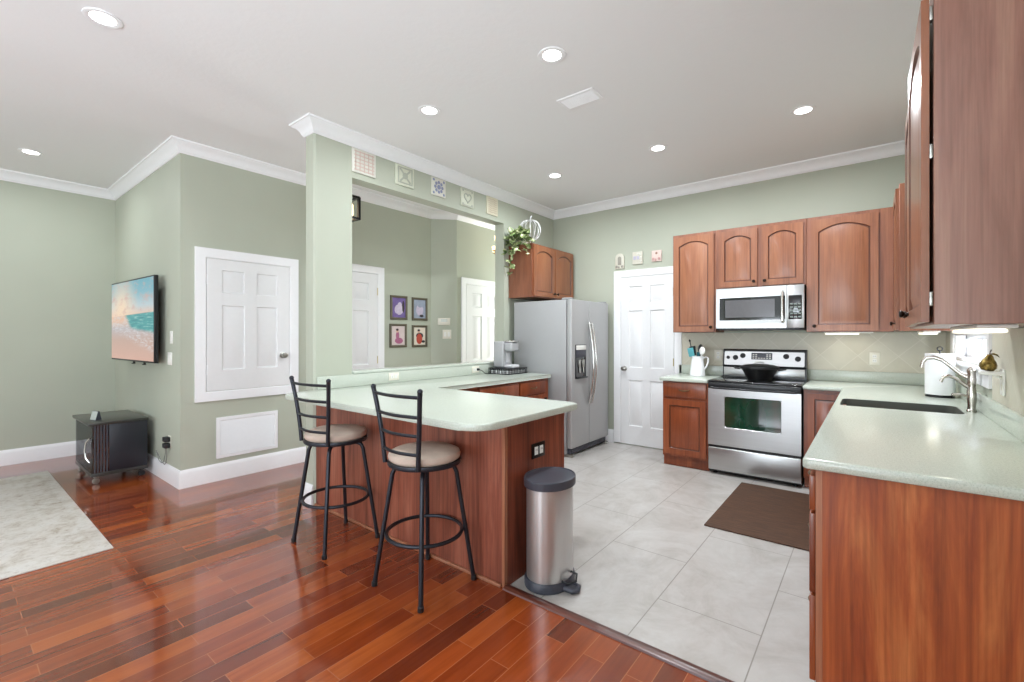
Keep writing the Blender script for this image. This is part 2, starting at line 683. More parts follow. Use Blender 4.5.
# right wall with sink window and a glazed opening beside the camera
WY0, WY1, WZ0, WZ1 = 3.53, 4.82, 1.17, 1.365
b = B()
b.box(XR, XR + 0.12, YN, -2.9, 0, ZC)
b.box(XR, XR + 0.12, -2.9, -0.3, 2.45, ZC)
b.box(XR, XR + 0.12, -0.3, WY0, 0, ZC)
b.box(XR, XR + 0.12, WY1, YB, 0, ZC)
b.box(XR, XR + 0.12, WY0, WY1, 0, WZ0)
b.box(XR, XR + 0.12, WY0, WY1, WZ1, ZC)
struct('wall_right', b, M_wall)
b = B()
b.box(XL - 0.12, XL, YN, 1.47, 0, ZC)
struct('wall_left', b, M_wall)
b = B()
b.box(XL, XC - 0.12, 1.35, 1.47, 0, ZC)
b.box(XC - 0.12, XC, 1.35, 4.25, 0, ZC, 0.0)
struct('wall_closet', b, M_wall)
b = B()
b.prism([(XC, 4.25), (XC - 0.12, 4.25), (XC - 0.12, 4.30), (-4.64, 4.56), (-4.64, 6.5), (-4.52, 6.5), (-4.52, 4.5)][::-1], 0, ZC)
struct('wall_hall', b, M_wall)
b = B()
b.box(-4.64, XO - 0.14, 6.5, 6.6, 2.6, ZC)
b.box(-4.64, XO - 0.14, 6.5, 6.6, 0, 0.3)
b.box(-4.64, -4.5, 6.5, 6.6, 0.3, 2.6)
b.box(-3.72, XO - 0.14, 6.5, 6.6, 0.3, 2.6)
struct('wall_hall_end', b, M_wall)
# wall behind the camera, two glazed openings
b = B()
for x0, x1 in ((XL, -6.5), (-3.3, -2.6), (-0.1, XR)):
    b.box(x0, x1, YN - 0.1, YN, 0, ZC)
b.box(-6.5, -3.3, YN - 0.1, YN, 2.45, ZC)
b.box(-2.6, -0.1, YN - 0.1, YN, 2.45, ZC)
struct('wall_front', b, M_wall)
# opening wall: column, half wall, lintel, jamb stretch
OY0, OY1, OZ0, OZ1 = 2.21, 4.25, 1.02, 2.69
b = B()
b.prism([(XO - 0.14, 1.887), (XO - 0.125, 1.872), (XO - 0.015, 1.872), (XO, 1.887), (XO, OY0), (XO - 0.14, OY0)], 0, ZC)
b.box(XO - 0.14, XO, OY0, OY1, 0, OZ0)
b.box(XO - 0.14, XO, OY0, OY1, OZ1, ZC)
b.box(XO - 0.14, XO, OY1, YB, 0, ZC)
b.box(XO - 0.14, XO - 0.0, YB, 6.5, 0, ZC)
struct('wall_opening', b, M_wall)


def sweep(path, prof, closed=False):
    """prof: (offset from wall, z); room lies to the right of the path direction"""
    P = [Vector((x, y, 0)) for x, y in path]
    loops = []
    for i, p in enumerate(P):
        ns = []
        if i > 0:
            d = (P[i] - P[i - 1]).normalized()
            ns.append(Vector((d.y, -d.x, 0)))
        if i < len(P) - 1:
            d = (P[i + 1] - P[i]).normalized()
            ns.append(Vector((d.y, -d.x, 0)))
        if len(ns) == 2:
            mdir = (ns[0] + ns[1]).normalized()
            k = 1 / max(0.3, mdir.dot(ns[0]))
            mdir = mdir * k
        else:
            mdir = ns[0]
        loops.append([p + mdir * o + Vector((0, 0, z)) for o, z in prof])
    bb = B()
    bb.loft(loops)
    return bb


CROWN = [(0, ZC - 0.1), (0.008, ZC - 0.1), (0.014, ZC - 0.088), (0.02, ZC - 0.082), (0.028, ZC - 0.06), (0.05, ZC - 0.034), (0.072, ZC - 0.022), (0.078, ZC - 0.016), (0.088, ZC - 0.014), (0.09, ZC), (0, ZC)]
BASE = [(0, 0), (0.016, 0), (0.016, 0.125), (0.012, 0.14), (0.008, 0.15), (0.004, 0.16), (0, 0.16)]
# kitchen side, column end, hall side
struct('trim_1', sweep([(XO - 0.14, 6.5), (XO - 0.14, 1.872), (XO, 1.872), (XO, YB), (XR, YB), (XR, YN)], CROWN), M_trim, ang=25)
struct('trim_2', sweep([(XL, YN), (XL, 1.35), (XC, 1.35), (XC, 4.25), (-4.52, 4.5), (-4.52, 6.5)], CROWN), M_trim, ang=25)
struct('baseboard_left', sweep([(XL, YN), (XL, 1.35), (XC, 1.35), (XC, 3.0)], BASE), M_trim, ang=25)
struct('baseboard_column', sweep([(XO - 0.14, 4.4), (XO - 0.14, 1.872), (XO - 0.01, 1.872)], BASE), M_trim, ang=25)
struct('baseboard_back', sweep([(-2.70, YB), (-2.56, YB)], BASE), M_trim, ang=25)
b = B()
b.prism([(0, 0), (0.055, 0), (0.052, 0.008), (0.040, 0.014), (0.015, 0.014), (0.003, 0.008)], -1.537, -0.20)
o = struct('trim_3', b, wood_mat('dark_transition_wood', srgb(66, 30, 24), srgb(92, 48, 38), srgb(116, 68, 54), axis='z'), rot=(R(90), 0, R(90)))
o.location = (0, 1.868, 0.0)
# ledge cap of the pass-through
b = B()
b.box(XO - 0.16, XO + 0.025, OY0 + 0.002, OY1 - 0.002, OZ0, OZ0 + 0.022, 0.005)
struct('trim_4', b, M_counter)

# splash tile
b = B()
b.box(-1.765, XR - 0.001, YB - 0.008, YB, 1.016, 1.375)
struct('wall_splash', b, M_splash)
b = B()
b.box(XR - 0.008, XR, 1.95, WY0 - 0.108, 1.016, 1.376)
b.box(XR - 0.008, XR, WY1 + 0.108, YB - 0.009, 1.016, 1.376)
struct('wall_splash_side', b, M_splash)


# doors ----------------------------------------------------------------------------------------
def six_panel(b, w, z0, h, y, t, rows):
    st = w * 0.165
    mid = w * 0.145
    xs = [st, (w - mid) / 2, (w + mid) / 2, w - st]
    zs = [z0 + r * h for r in rows]
    cells = {(i, j) for i in (1, 3) for j in range(1, len(rows), 2)}
    b.panel(0, w, z0, z0 + h, y, t, xs, zs, cells, 0, 0.012)


def casing(w, z0, z1, cw, y, t, bottom=False, left=True, right=True):
    b = B()
    prof = [(0, 0), (0, 0.6), (0.12, 0.85), (0.3, 0.8), (0.75, 1.0), (1.0, 1.0), (1.0, 0)]
    # mitred frame: loop through corners, inner edge at opening
    g = 0.004
    corners = [(-g, z0 - (g if bottom else 0)), (-g, z1 + g), (w + g, z1 + g), (w + g, z0 - (g if bottom else 0))]
    dirs = [(-1, -1 if bottom else 0), (-1, 1), (1, 1), (1, -1 if bottom else 0)]
    loops = []
    for (x, z), (dx, dz) in zip(corners, dirs):
        loops.append([(x + dx * cw * u, y - t * v, z + dz * cw * u) for u, v in prof])
    if bottom:
        b.loft(loops + [loops[0]], False, False)
    else:
        b.loft(loops)
    return b


def door(name, loc, rz, w, z0, h, rows, knob_x, knob_z, cw=0.085, bottom=False, hinge_x=None):
    r = sroot(name, loc, rz)
    b = B()
    six_panel(b, w, z0, h, -0.016, 0.0155, rows)
    obj('door_slab', b, M_door, r)
    obj('casing', casing(w, z0, z0 + h, cw, 0.0, 0.022, bottom), M_trim, r, ang=25)
    if knob_x is not None:
        b = B()
        Mx = Matrix.Rotation(R(90), 3, 'X')
        b.lathe([(0.031, 0), (0.031, 0.006), (0.012, 0.012), (0.011, 0.035), (0.024, 0.042), (0.029, 0.054), (0.026, 0.066), (0.012, 0.070)], (knob_x, -0.010, knob_z), 20, M=Mx.to_4x4())
        obj('knob', b, M_hardware, r)
    if hinge_x is not None:
        for k in (0.09, 0.5, 0.9) if not bottom else (0.16, 0.84):
            b = B()
            zz = z0 + h * k
            b.tube([(hinge_x, -0.014, zz - 0.045), (hinge_x, -0.014, zz + 0.045)], 0.006, 8)
            obj('hinge', b, M_hinge if not bottom else M_trim, r)
    return r


ROWS6 = [0.115, 0.395, 0.475, 0.785, 0.845, 0.945]
door('door_1', (-2.462, YB, 0), 0, 0.66, 0.012, 2.05, [0.11, 0.385, 0.46, 0.80, 0.845, 0.945], 0.055, 0.94, 0.085, False, 0.655)
door('door_2', (XC, 1.548, 0), R(90), 0.752, 0.838, 1.215, [0.155, 0.65, 0.745, 0.92], 0.68, 1.145, 0.088, True, 0.004)
door('door_3', (XC, 2.60, 0), R(90), 0.78, 0.012, 2.08, ROWS6, 0.06, 0.96, 0.088, False, 0.776)
door('door_4', (-4.52, 4.675, 0), R(90), 0.76, 0.012, 2.06, ROWS6, 0.70, 0.94, 0.088, False)

# window above the sink -------------------------------------------------------------------------
r = sroot('window_1', (XR, WY1, 0), R(-90))
ww, = (WY1 - WY0,)
b = casing(ww, WZ0, WZ1, 0.10, 0.0, 0.02, True)
obj('casing', b, M_trim, r, ang=25)
b = B()
b.box(0, ww, 0.0, 0.115, WZ0, WZ0 + 0.02)
b.box(0, ww, 0.0, 0.115, WZ1 - 0.02, WZ1)
b.box(0, 0.02, 0.0, 0.115, WZ0, WZ1)
b.box(ww - 0.02, ww, 0.0, 0.115, WZ0, WZ1)
for x0, x1, z0, z1 in ((0.02, 0.06, WZ0 + 0.02, WZ1 - 0.02), (ww - 0.06, ww - 0.02, WZ0 + 0.02, WZ1 - 0.02), (0.02, ww - 0.02, WZ0 + 0.02, WZ0 + 0.045), (0.02, ww - 0.02, WZ1 - 0.045, WZ1 - 0.02), (ww / 2 - 0.02, ww / 2 + 0.02, WZ0 + 0.02, WZ1 - 0.02)):
    b.box(x0, x1, 0.055, 0.085, z0, z1, 0.003)
obj('window_frame', b, M_trim, r)
b = B()
b.box(0.055, ww - 0.055, 0.068, 0.072, WZ0 + 0.04, WZ1 - 0.04)
obj('pane', b, M_pane, r)
b = B()
b.box(-0.10, ww + 0.10, -0.035, 0.005, WZ0 - 0.03, WZ0 - 0.006, 0.005)
obj('sill', b, M_trim, r)


# ------------------------------------------------------------------ kitchen cabinets
def knob_b(x, y, z):
    b = B()
    Mx = Matrix.Rotation(R(90), 4, 'X')
    b.lathe([(0.008, 0), (0.006, 0.004), (0.005, 0.012), (0.012, 0.017), (0.0155, 0.023), (0.013, 0.029), (0.005, 0.031)], (x, y, z), 14, M=Mx)
    return b


def pull_b(x, y, z, wd=0.095):
    b = B()
    for sgn in (-1, 1):
        b.ball((x + sgn * wd / 2, y - 0.004, z), 0.008, seg=10, rings=6)
    b.tube([(x - wd / 2, y - 0.004, z), (x - wd * 0.38, y - 0.018, z - 0.003), (x, y - 0.024, z - 0.007), (x + wd * 0.38, y - 0.018, z - 0.003), (x + wd / 2, y - 0.004, z)], [0.005, 0.005, 0.008, 0.005, 0.005], 8)
    return b


def leaf_door(root, x0, x1, z0, z1, y, knob=None, arch=0.0, mats=None, st=0.055, name='door'):
    mats = mats or M_cherry_panel
    b = B()
    tr = st
    b.panel(x0, x1, z0, z1, y - 0.02, 0.0195, [x0 + st, x1 - st], [z0 + st, z1 - tr], {(1, 1)}, arch, 0.010, True, True)
    d = obj(name, b, [mats, M_groove], root, ang=30)
    if knob == 'left':
        obj('knob', knob_b(x0 + 0.028, y - 0.02, z0 + 0.045), M_knob, d)
    elif knob == 'right':
        obj('knob', knob_b(x1 - 0.028, y - 0.02, z0 + 0.045), M_knob, d)
    elif knob == 'topleft':
        obj('knob', knob_b(x0 + 0.028, y - 0.02, z1 - 0.045), M_knob, d)
    elif knob == 'topright':
        obj('knob', knob_b(x1 - 0.028, y - 0.02, z1 - 0.045), M_knob, d)
    return d


def slab_drawer(root, x0, x1, z0, z1, y, pull=True, mats=None):
    b = B()
    b.box(x0, x1, y - 0.02, y - 0.0005, z0, z1, 0.004)
    d = obj('drawer', b, mats or M_cherry_base, root)
    if pull:
        obj('handle', pull_b((x0 + x1) / 2, y - 0.02, (z0 + z1) / 2 + 0.003), M_pull, d)
    return d


def base_carcass(root, w, d, mats=None, toe=0.1, h=0.876, toe_in=0.06, left_skin=False):
    b = B()
    prof = [(toe_in, 0), (d, 0), (d, h), (0, h), (0, toe), (toe_in, toe)]
    b.loft([[(0, y, z) for y, z in prof], [(w, y, z) for y, z in prof]])
    return obj('carcass', b, mats or M_cherry_base, root)


def upper_carcass(root, w, d, z0, z1, mats=None):
    b = B()
    b.box(0, w, 0, d, z0, z1, 0.002, 1)
    return obj('carcass', b, mats or M_cherry, root)


UZ0, UZ1 = 1.38, 2.43
# left of the microwave
t = thing('wall_cabinet', 'single arched-door cherry wall cabinet between pantry door and microwave', 'cabinet', (-1.703, 5.0, 0), 0)
upper_carcass(t, 0.44, 0.33, UZ0, UZ1)
leaf_door(t, 0.012, 0.424, UZ0 + 0.008, UZ1 - 0.03, 0, 'right', 0.05)
# above the microwave
t = thing('wall_cabinet', 'short two-door cherry wall cabinet directly above the microwave', 'cabinet', (-1.262, 5.0, 0), 0)
upper_carcass(t, 0.785, 0.33, 1.818, UZ1)
leaf_door(t, 0.028, 0.382, 1.832, UZ1 - 0.03, 0, 'right', 0.045)
leaf_door(t, 0.42, 0.762, 1.832, UZ1 - 0.03, 0, 'left', 0.045)
# right of the microwave
t = thing('wall_cabinet', 'wide single-door cherry wall cabinet right of the microwave', 'cabinet', (-0.476, 5.0, 0), 0)
upper_carcass(t, 0.62, 0.33, UZ0, UZ1)
leaf_door(t, 0.036, 0.52, UZ0 + 0.008, UZ1 - 0.03, 0, 'left', 0.06)
# corner cabinet on the right wall, beyond the window
t = thing('wall_cabinet', 'cherry corner wall cabinet on the right wall, behind the paper towels', 'cabinet', (0.152, 4.995, 0), R(-90))
upper_carcass(t, 0.725, 0.323, UZ0, UZ1)
leaf_door(t, 0.25, 0.713, UZ0 + 0.008, UZ1 - 0.03, 0, 'right', 0.05)
# near cabinet on the right wall
t = thing('wall_cabinet', 'large cherry wall cabinet filling the top right corner, door slightly ajar', 'cabinet', (0.150, 3.04, 0), R(-90))
upper_carcass(t, 1.12, 0.345, UZ0, UZ1 + 0.02, M_side)
leaf_door(t, 0.012, 0.552, UZ0 + 0.008, UZ1 - 0.03, 0, 'right', 0.06)
d = leaf_door(t, 0, 0.545, UZ0 + 0.008, UZ1 - 0.03, 0, 'left', 0.06)
d.location = (0.567, -0.014, 0)
d.rotation_euler = (0, 0, R(0.55))
for zz in (1.46, 1.92, 2.35):
    b = B()
    b.box(1.092, 1.116, -0.0095, -0.001, zz - 0.022, zz + 0.022, 0.002)
    obj('hinge', b, M_hardware, t)
# over the fridge
t = thing('wall_cabinet', 'two-door cherry wall cabinet above the grey refrigerator', 'cabinet', (-3.12, 4.335, 0), R(90))
upper_carcass(t, 0.925, 0.347, 1.80, UZ1)
leaf_door(t, 0.02, 0.462, 1.815, UZ1 - 0.015, 0, 'right', 0.05)
leaf_door(t, 0.481, 0.91, 1.815, UZ1 - 0.015, 0, 'left', 0.05)

# base cabinets
t = thing('base_cabinet', 'small cherry base cabinet with one drawer, left of the range', 'cabinet', (-1.722, 4.745, 0), 0)
base_carcass(t, 0.452, 0.58, toe_in=0.03)
slab_drawer(t, 0.012, 0.435, 0.715, 0.862, 0)
leaf_door(t, 0.012, 0.435, 0.125, 0.69, 0, None, 0, M_cherry_base, 0.06)
t = thing('base_cabinet', 'cherry base cabinet squeezed between range and right-hand counter run', 'cabinet', (-0.472, 4.745, 0), 0)
base_carcass(t, 0.30, 0.58, toe_in=0.06)
leaf_door(t, 0.03, 0.285, 0.12, 0.845, 0, None, 0, M_cherry_base, 0.05)
# right run, facing -X ; local x runs from far to near
t = thing('base_cabinet', 'cherry drawer base with plain end panel in the bottom right foreground', 'cabinet', (-0.157, 2.55, 0), R(-90))
base_carcass(t, 0.612, 0.652, M_edge, toe_in=0.05)
for z0, z1 in ((0.722, 0.846), (0.428, 0.712), (0.115, 0.418)):
    slab_drawer(t, 0.015, 0.605, z0, z1, 0)
b = B()
b.box(0.6125, 0.6185, 0.020, 0.652, 0.0, 0.876, 0.001, 1)
obj('end_panel', b, M_end, t)
t = thing('base_cabinet', 'cherry sink base cabinet under the sink in the right counter', 'cabinet', (-0.157, 4.70, 0), R(-90))
b = B()
prof = [(0.05, 0), (0.652, 0), (0.652, 0.64), (0, 0.64), (0, 0.1), (0.05, 0.1)]
b.loft([[(0, y, z) for y, z in prof], [(1.35, y, z) for y, z in prof]])
obj('carcass', b, M_cherry_base, t)
b = B()
b.box(0, 1.35, 0, 0.019, 0.641, 0.876)
obj('front_rail', b, M_cherry_base, t)
leaf_door(t, 0.35, 0.835, 0.12, 0.70, 0, 'topright', 0, M_cherry_base)
leaf_door(t, 0.845, 1.335, 0.12, 0.70, 0, 'topleft', 0, M_cherry_base)
slab_drawer(t, 0.35, 1.335, 0.72, 0.846, 0, False)
t = thing('base_cabinet', 'cherry base cabinet between sink base and foreground drawer base', 'cabinet', (-0.157, 3.347, 0), R(-90))
base_carcass(t, 0.793, 0.652, toe_in=0.05)
leaf_door(t, 0.015, 0.39, 0.12, 0.70, 0, 'topright', 0, M_cherry_base)
leaf_door(t, 0.40, 0.778, 0.12, 0.70, 0, 'topleft', 0, M_cherry_base)
slab_drawer(t, 0.015, 0.778, 0.72, 0.846, 0)

# peninsula
t = thing('peninsula_cabinet', 'long cherry-panelled breakfast peninsula behind the two bar stools', 'cabinet', (0, 0, 0))
b = B()
b.box(XO + 0.004, -1.543, 1.897, 2.485, 0.0, 0.876)
obj('carcass', b, M_penend, t)
b = B()
b.box(XO + 0.004, -1.556, 1.888, 1.897, 0.0, 0.876)
obj('back_panel', b, M_pen, t)
b = B()
b.box(-1.543, -1.536, 1.912, 2.485, 0.0, 0.876)
obj('end_panel', b, M_penend, t)
b = B()
b.box(-1.556, -1.536, 1.886, 1.912, 0.0, 0.876, 0.002, 1)
obj('corner_trim', b, M_edge, t)
b = B()
b.box(XO + 0.004, -1.556, 1.872, 1.888, 0.0, 0.018, 0.004)
obj('shoe_moulding', b, M_edge, t)
for k in range(3):
    x = -2.80 + k * 0.42
    b = B()
    b.panel(0, 0.40, 0.12, 0.84, -0.02, 0.0195, [0.055, 0.345], [0.175, 0.785], {(1, 1)}, 0, 0.009)
    obj('door', b, M_cherry_base, t, (x + 0.40, 2.486, 0), (0, 0, PI))
b = B()
b.box(-1.535, -1.529, 2.127, 2.26, 0.635, 0.722, 0.002)
op = obj('outlet_plate', b, M_knob, t, label='dark bronze outlet plate')
b = B()
for y in (2.168, 2.219):
    b.box(-1.5288, -1.526, y - 0.017, y + 0.017, 0.655, 0.702, 0.006)
    b.mi = 1
    for dy in (-0.006, 0.006):
        b.box(-1.5262, -1.5256, y + dy - 0.0015, y + dy + 0.0015, 0.678, 0.690)
    b.mi = 0
obj('socket', b, [M_white, M_black], op)

# base run under the pass-through, facing +X
ys = [(2.50, 3.12, False), (3.122, 3.745, True), (3.747, 4.295, True)]
lab = ['cherry corner base cabinet where the pass-through run meets the peninsula', 'middle cherry drawer cabinet under the pass-through counter', 'cherry drawer cabinet beside the refrigerator, under the coffee maker']
for (y0, y1, dr), lb in zip(ys, lab):
    t = thing('base_cabinet', lb, 'cabinet', (-2.868, y0, 0), R(90))
    wdt = y1 - y0
    base_carcass(t, wdt, 0.596)
    xe = wdt - (0.075 if y1 > 4.2 else 0.012)
    if dr:
        slab_drawer(t, 0.012, xe, 0.72, 0.852, 0)
        leaf_door(t, 0.012, xe, 0.12, 0.70, 0, 'topright', 0, M_cherry_base)

# ------------------------------------------------------------------ countertops
def rounded(poly_r, n=8):
    """poly_r: (x, y, radius) corners in order"""
    out = []
    N = len(poly_r)
    for i in range(N):
        x, y, rr = poly_r[i]
        p = Vector((x, y))
        if rr <= 0:
            out.append((x, y))
            continue
        a = (Vector(poly_r[i - 1][:2]) - p).normalized()
        c = (Vector(poly_r[(i + 1) % N][:2]) - p).normalized()
        half = a.angle(c) / 2
        dd = rr / math.tan(half)
        cen = p + (a + c).normalized() * (rr / math.sin(half))
        s0, s1 = p + a * dd - cen, p + c * dd - cen
        a0, a1 = math.atan2(s0.y, s0.x), math.atan2(s1.y, s1.x)
        da = (a1 - a0 + PI) % (2 * PI) - PI
        for k in range(n + 1):
            q = a0 + da * k / n
            out.append((cen.x + rr * math.cos(q), cen.y + rr * math.sin(q)))
    return out


t = thing('countertop', 'sage speckled L-shaped peninsula countertop with rounded bar end', 'countertop')
b = B()
poly = rounded([(XO + 0.006, 1.865, 0), (XO + 0.006, 1.605, 0.1), (-1.47, 1.605, 0.13), (-1.47, 2.575, 0.05), (-2.83, 2.575, 0), (-2.83, 4.305, 0.012), (XO + 0.006, 4.305, 0)])
b.prism(poly, 0.8765, 0.914, 0.010, 3)
obj('slab', b, M_counter, t)
b = B()
b.box(XO + 0.002, XO + 0.024, 1.89, 4.305, 0.9145, 1.018, 0.004)
obj('backsplash', b, M_counter, t)
t = thing('countertop', 'short sage countertop left of the range under the white pitcher', 'countertop')
b = B()
b.box(-1.745, -1.268, 4.70, YB - 0.002, 0.8765, 0.914, 0.008, 3)
obj('slab', b, M_counter, t)
b = B()
b.box(-1.745, -1.268, YB - 0.022, YB - 0.002, 0.9145, 1.015, 0.003)
obj('backsplash', b, M_counter, t)

t = thing('countertop', 'sage speckled countertop with sink along the right wall', 'countertop')
SX0, SX1, SY0, SY1 = -0.16, 0.405, 3.49, 3.89
z0, z1 = 0.8765, 0.914
b = B()
outer = rounded([(-0.474, 5.328, 0), (-0.474, 4.70, 0), (-0.194, 4.70, 0.01), (-0.194, 1.90, 0.02), (XR - 0.002, 1.90, 0), (XR - 0.002, 5.328, 0)])
hole = rounded([(SX0, SY0, 0.05), (SX0, SY1, 0.05), (SX1, SY1, 0.05), (SX1, SY0, 0.05)], 5)
bm = b.bm


def ringloop(pts, z):
    return [bm.verts.new((x, y, z)) for x, y in pts]


ch = 0.009
import mathutils
cen = Vector((0.1, 3.6))


def inset_poly(pts, d):
    out = []
    n = len(pts)
    area = sum(pts[i][0] * pts[(i + 1) % n][1] - pts[(i + 1) % n][0] * pts[i][1] for i in range(n))
    sgn = 1 if area > 0 else -1
    for i in range(n):
        p0, p1, p2 = Vector(pts[i - 1]), Vector(pts[i]), Vector(pts[(i + 1) % n])
        e0, e1 = (p1 - p0).normalized(), (p2 - p1).normalized()
        n0, n1 = Vector((-e0.y, e0.x)) * sgn, Vector((-e1.y, e1.x)) * sgn
        mm_ = (n0 + n1).normalized()
        k = d / max(0.4, mm_.dot(n0))
        out.append(tuple(p1 + mm_ * k))
    return out


o_top, o_bot = ringloop(inset_poly(outer, ch), z1), ringloop(inset_poly(outer, ch), z0)
o_m1, o_m2 = ringloop(outer, z1 - ch), ringloop(outer, z0 + ch)
o_k1, o_k2 = ringloop(inset_poly(outer, ch * 0.3), z1 - ch * 0.3), ringloop(inset_poly(outer, ch * 0.3), z0 + ch * 0.3)
chain = [o_top, o_k1, o_m1, o_m2, o_k2, o_bot]
for a_, c_ in zip(chain[:-1], chain[1:]):
    for i in range(len(a_)):
        j = (i + 1) % len(a_)
        bm.faces.new((a_[i], a_[j], c_[j], c_[i]))
h_top, h_bot = ringloop(hole, z1), ringloop(hole, z0)
for i in range(len(hole)):
    j = (i + 1) % len(hole)
    bm.faces.new((h_top[i], h_top[j], h_bot[j], h_bot[i]))
for oo, hh in ((o_top, h_top), (o_bot, h_bot)):
    es = []
    for L in (oo, hh):
        for i in range(len(L)):
            e = bm.edges.get((L[i], L[(i + 1) % len(L)]))
            es.append(e)
    bmesh.ops.triangle_fill(bm, edges=es, use_beauty=True, use_dissolve=False)
obj('slab', b, M_counter, t)
b = B()
b.box(-0.474, XR - 0.024, YB - 0.022, YB - 0.002, 0.9145, 1.015, 0.003)
b.box(XR - 0.022, XR - 0.002, 1.90, YB - 0.002, 0.9145, 1.015, 0.003)
obj('backsplash', b, M_counter, t)
# sink bowl under the counter
M_sinkm = plain('dark_composite_sink', srgb(84, 85, 78), 0.5)
b = B()
lo = lambda d, z: [(x, y, z) for x, y in rounded([(SX0 - d, SY0 - d, 0.05 + d), (SX0 - d, SY1 + d, 0.05 + d), (SX1 + d, SY1 + d, 0.05 + d), (SX1 + d, SY0 - d, 0.05 + d)], 5)]
b.loft([lo(0.02, 0.8755), lo(-0.0008, 0.8755), lo(-0.0008, 0.9125), lo(-0.0028, 0.9125), lo(-0.004, 0.86), lo(-0.014, 0.70), lo(-0.035, 0.69)], False, True)
t = thing('sink', 'dark grey undermount sink set in the right countertop', 'sink')
obj('bowl', b, M_sinkm, t)
b = B()
b.lathe([(0.045, 0.691), (0.043, 0.694), (0.03, 0.692), (0.028, 0.690)], ((SX0 + SX1) / 2, (SY0 + SY1) / 2, 0), 20)
obj('drain', b, M_chrome, t)
#PART2
# ------------------------------------------------------------------ appliances
# range
t = thing('range', 'stainless electric range with black glass cooktop and oven window', 'range', (-1.262, 4.73, 0))
W = 0.778
b = B()
b.box(0.002, W - 0.002, 0.0, 0.575, 0.03, 0.895, 0.004)
obj('body', b, M_black, t)
b = B()
b.box(-0.002, W + 0.002, -0.018, 0.49, 0.8955, 0.912, 0.006, 3)
obj('cooktop', b, M_blackgloss, t)
b = B()
b.box(0.0, W, -0.030, -0.0005, 0.835, 0.893, 0.010, 3)
b.tube([(0.03, -0.040, 0.845), (0.06, -0.055, 0.843), (W / 2, -0.058, 0.842), (W - 0.06, -0.055, 0.843), (W - 0.03, -0.040, 0.845)], 0.011, 10)
obj('handle', b, M_black, t)
M_oven = Mat('oven_glass_painted_reflection')
v_ = M_oven.coord((1.2, 1, 0.5))
M_oven.base(M_oven.ramp(M_oven.noise(v_, 2.4, 3), [(0.3, srgb(10, 22, 22)), (0.5, srgb(24, 62, 44)), (0.7, srgb(70, 48, 34))])).set(Roughness=0.06, Coat_Weight=0.8, Coat_Roughness=0.03)  # green and brown blotches paint reflections into the glass colour
M_oven = M_oven.m
b = B()
b.panel(0.002, W - 0.002, 0.288, 0.832, -0.026, 0.0255, [0.15, 0.625], [0.465, 0.762], {(1, 1)}, 0, 0.006, False)
dd = obj('oven_door', b, M_steel, t)
b = B()
poly = rounded([(0.152, 0.467, 0.02), (0.623, 0.467, 0.02), (0.623, 0.760, 0.02), (0.152, 0.760, 0.02)], 4)
b.prism(poly, 0.0, 0.004, M=Matrix(((1, 0, 0, 0), (0, 0, -1, -0.0205), (0, 1, 0, 0), (0, 0, 0, 1))))
b.mi = 1
b.tube([(0.20, -0.0205, 0.61), (0.58, -0.0205, 0.61)], 0.0015, 6)
obj('window', b, [M_oven, M_hardware], dd)
b = B()
b.box(0.002, W - 0.002, -0.024, -0.0005, 0.045, 0.262, 0.006, 3)
obj('storage_drawer', b, M_steel, t)
b = B()
b.box(0.006, W - 0.006, -0.010, -0.0005, 0.263, 0.287)
obj('drawer_gap', b, M_black, t)
for x in (0.05, W - 0.05):
    for y in (0.05, 0.5):
        b = B()
        b.lathe([(0.02, 0), (0.02, 0.01), (0.012, 0.012), (0.012, 0.032)], (x, y, 0), 12)
        obj('foot', b, M_black, t)
# backguard
b = B()
side = [(0.49, 0.913), (0.59, 0.913), (0.59, 1.198), (0.540, 1.205), (0.515, 1.190), (0.482, 1.035), (0.50, 1.02)]
b.loft([[(0.012, y, z) for y, z in side], [(W - 0.012, y, z) for y, z in side]])
bgd = obj('backguard', b, M_black, t, ang=25)


def on_guard(x0, x1, u0, u1, th, bev, mat, name, par):
    """plate lying on the slanted face of the backguard; u along the slope 0..1"""
    p0, p1 = Vector((0, 0.482, 1.035)), Vector((0, 0.515, 1.190))
    dz = (p1 - p0)
    L = dz.length
    dz.normalize()
    n = Vector((0, -dz.z, dz.y))
    Mx = Matrix(((1, 0, 0, 0), (0, dz.y, n.y, p0.y), (0, dz.z, n.z, p0.z), (0, 0, 0, 1)))
    bb = B()
    bb.prism(rounded([(x0, u0 * L, bev), (x1, u0 * L, bev), (x1, u1 * L, bev), (x0, u1 * L, bev)], 4), 0.0005, th, M=Mx)
    return obj(name, bb, mat, par), Mx, L


on_guard(0.028, W - 0.028, 0.03, 0.93, 0.005, 0.012, M_steel, 'control_panel', bgd)
o, Mx, L = on_guard(0.285, 0.475, 0.42, 0.86, 0.0065, 0.004, M_slate, 'display', bgd)
b = B()
for i in range(7):
    for j in range(3):
        if 2 <= i <= 4 and j > 0:
            continue
        b.box(0.297 + i * 0.025, 0.312 + i * 0.025, L * 0.48 + j * 0.018, L * 0.48 + j * 0.018 + 0.009, 0.0066, 0.0078)
bmesh.ops.transform(b.bm, matrix=Mx, verts=b.bm.verts)
obj('buttons', b, M_hardware, bgd)
for x, u, rr in ((0.065, 0.52, 0.014), (0.135, 0.52, 0.021), (0.205, 0.66, 0.021), (0.595, 0.66, 0.021), (0.695, 0.52, 0.021)):
    b = B()
    b.lathe([(rr * 1.25, 0.0055), (rr * 1.2, 0.009), (rr, 0.011), (rr * 0.92, 0.026), (rr * 0.5, 0.028)], (0, 0, 0), 18)
    b.box(-0.003, 0.003, -rr, rr, 0.027, 0.031, 0.001)
    bmesh.ops.transform(b.bm, matrix=Mx @ Matrix.Translation((x, u * L, 0)), verts=b.bm.verts)
    obj('knob', b, M_blackmat, bgd)
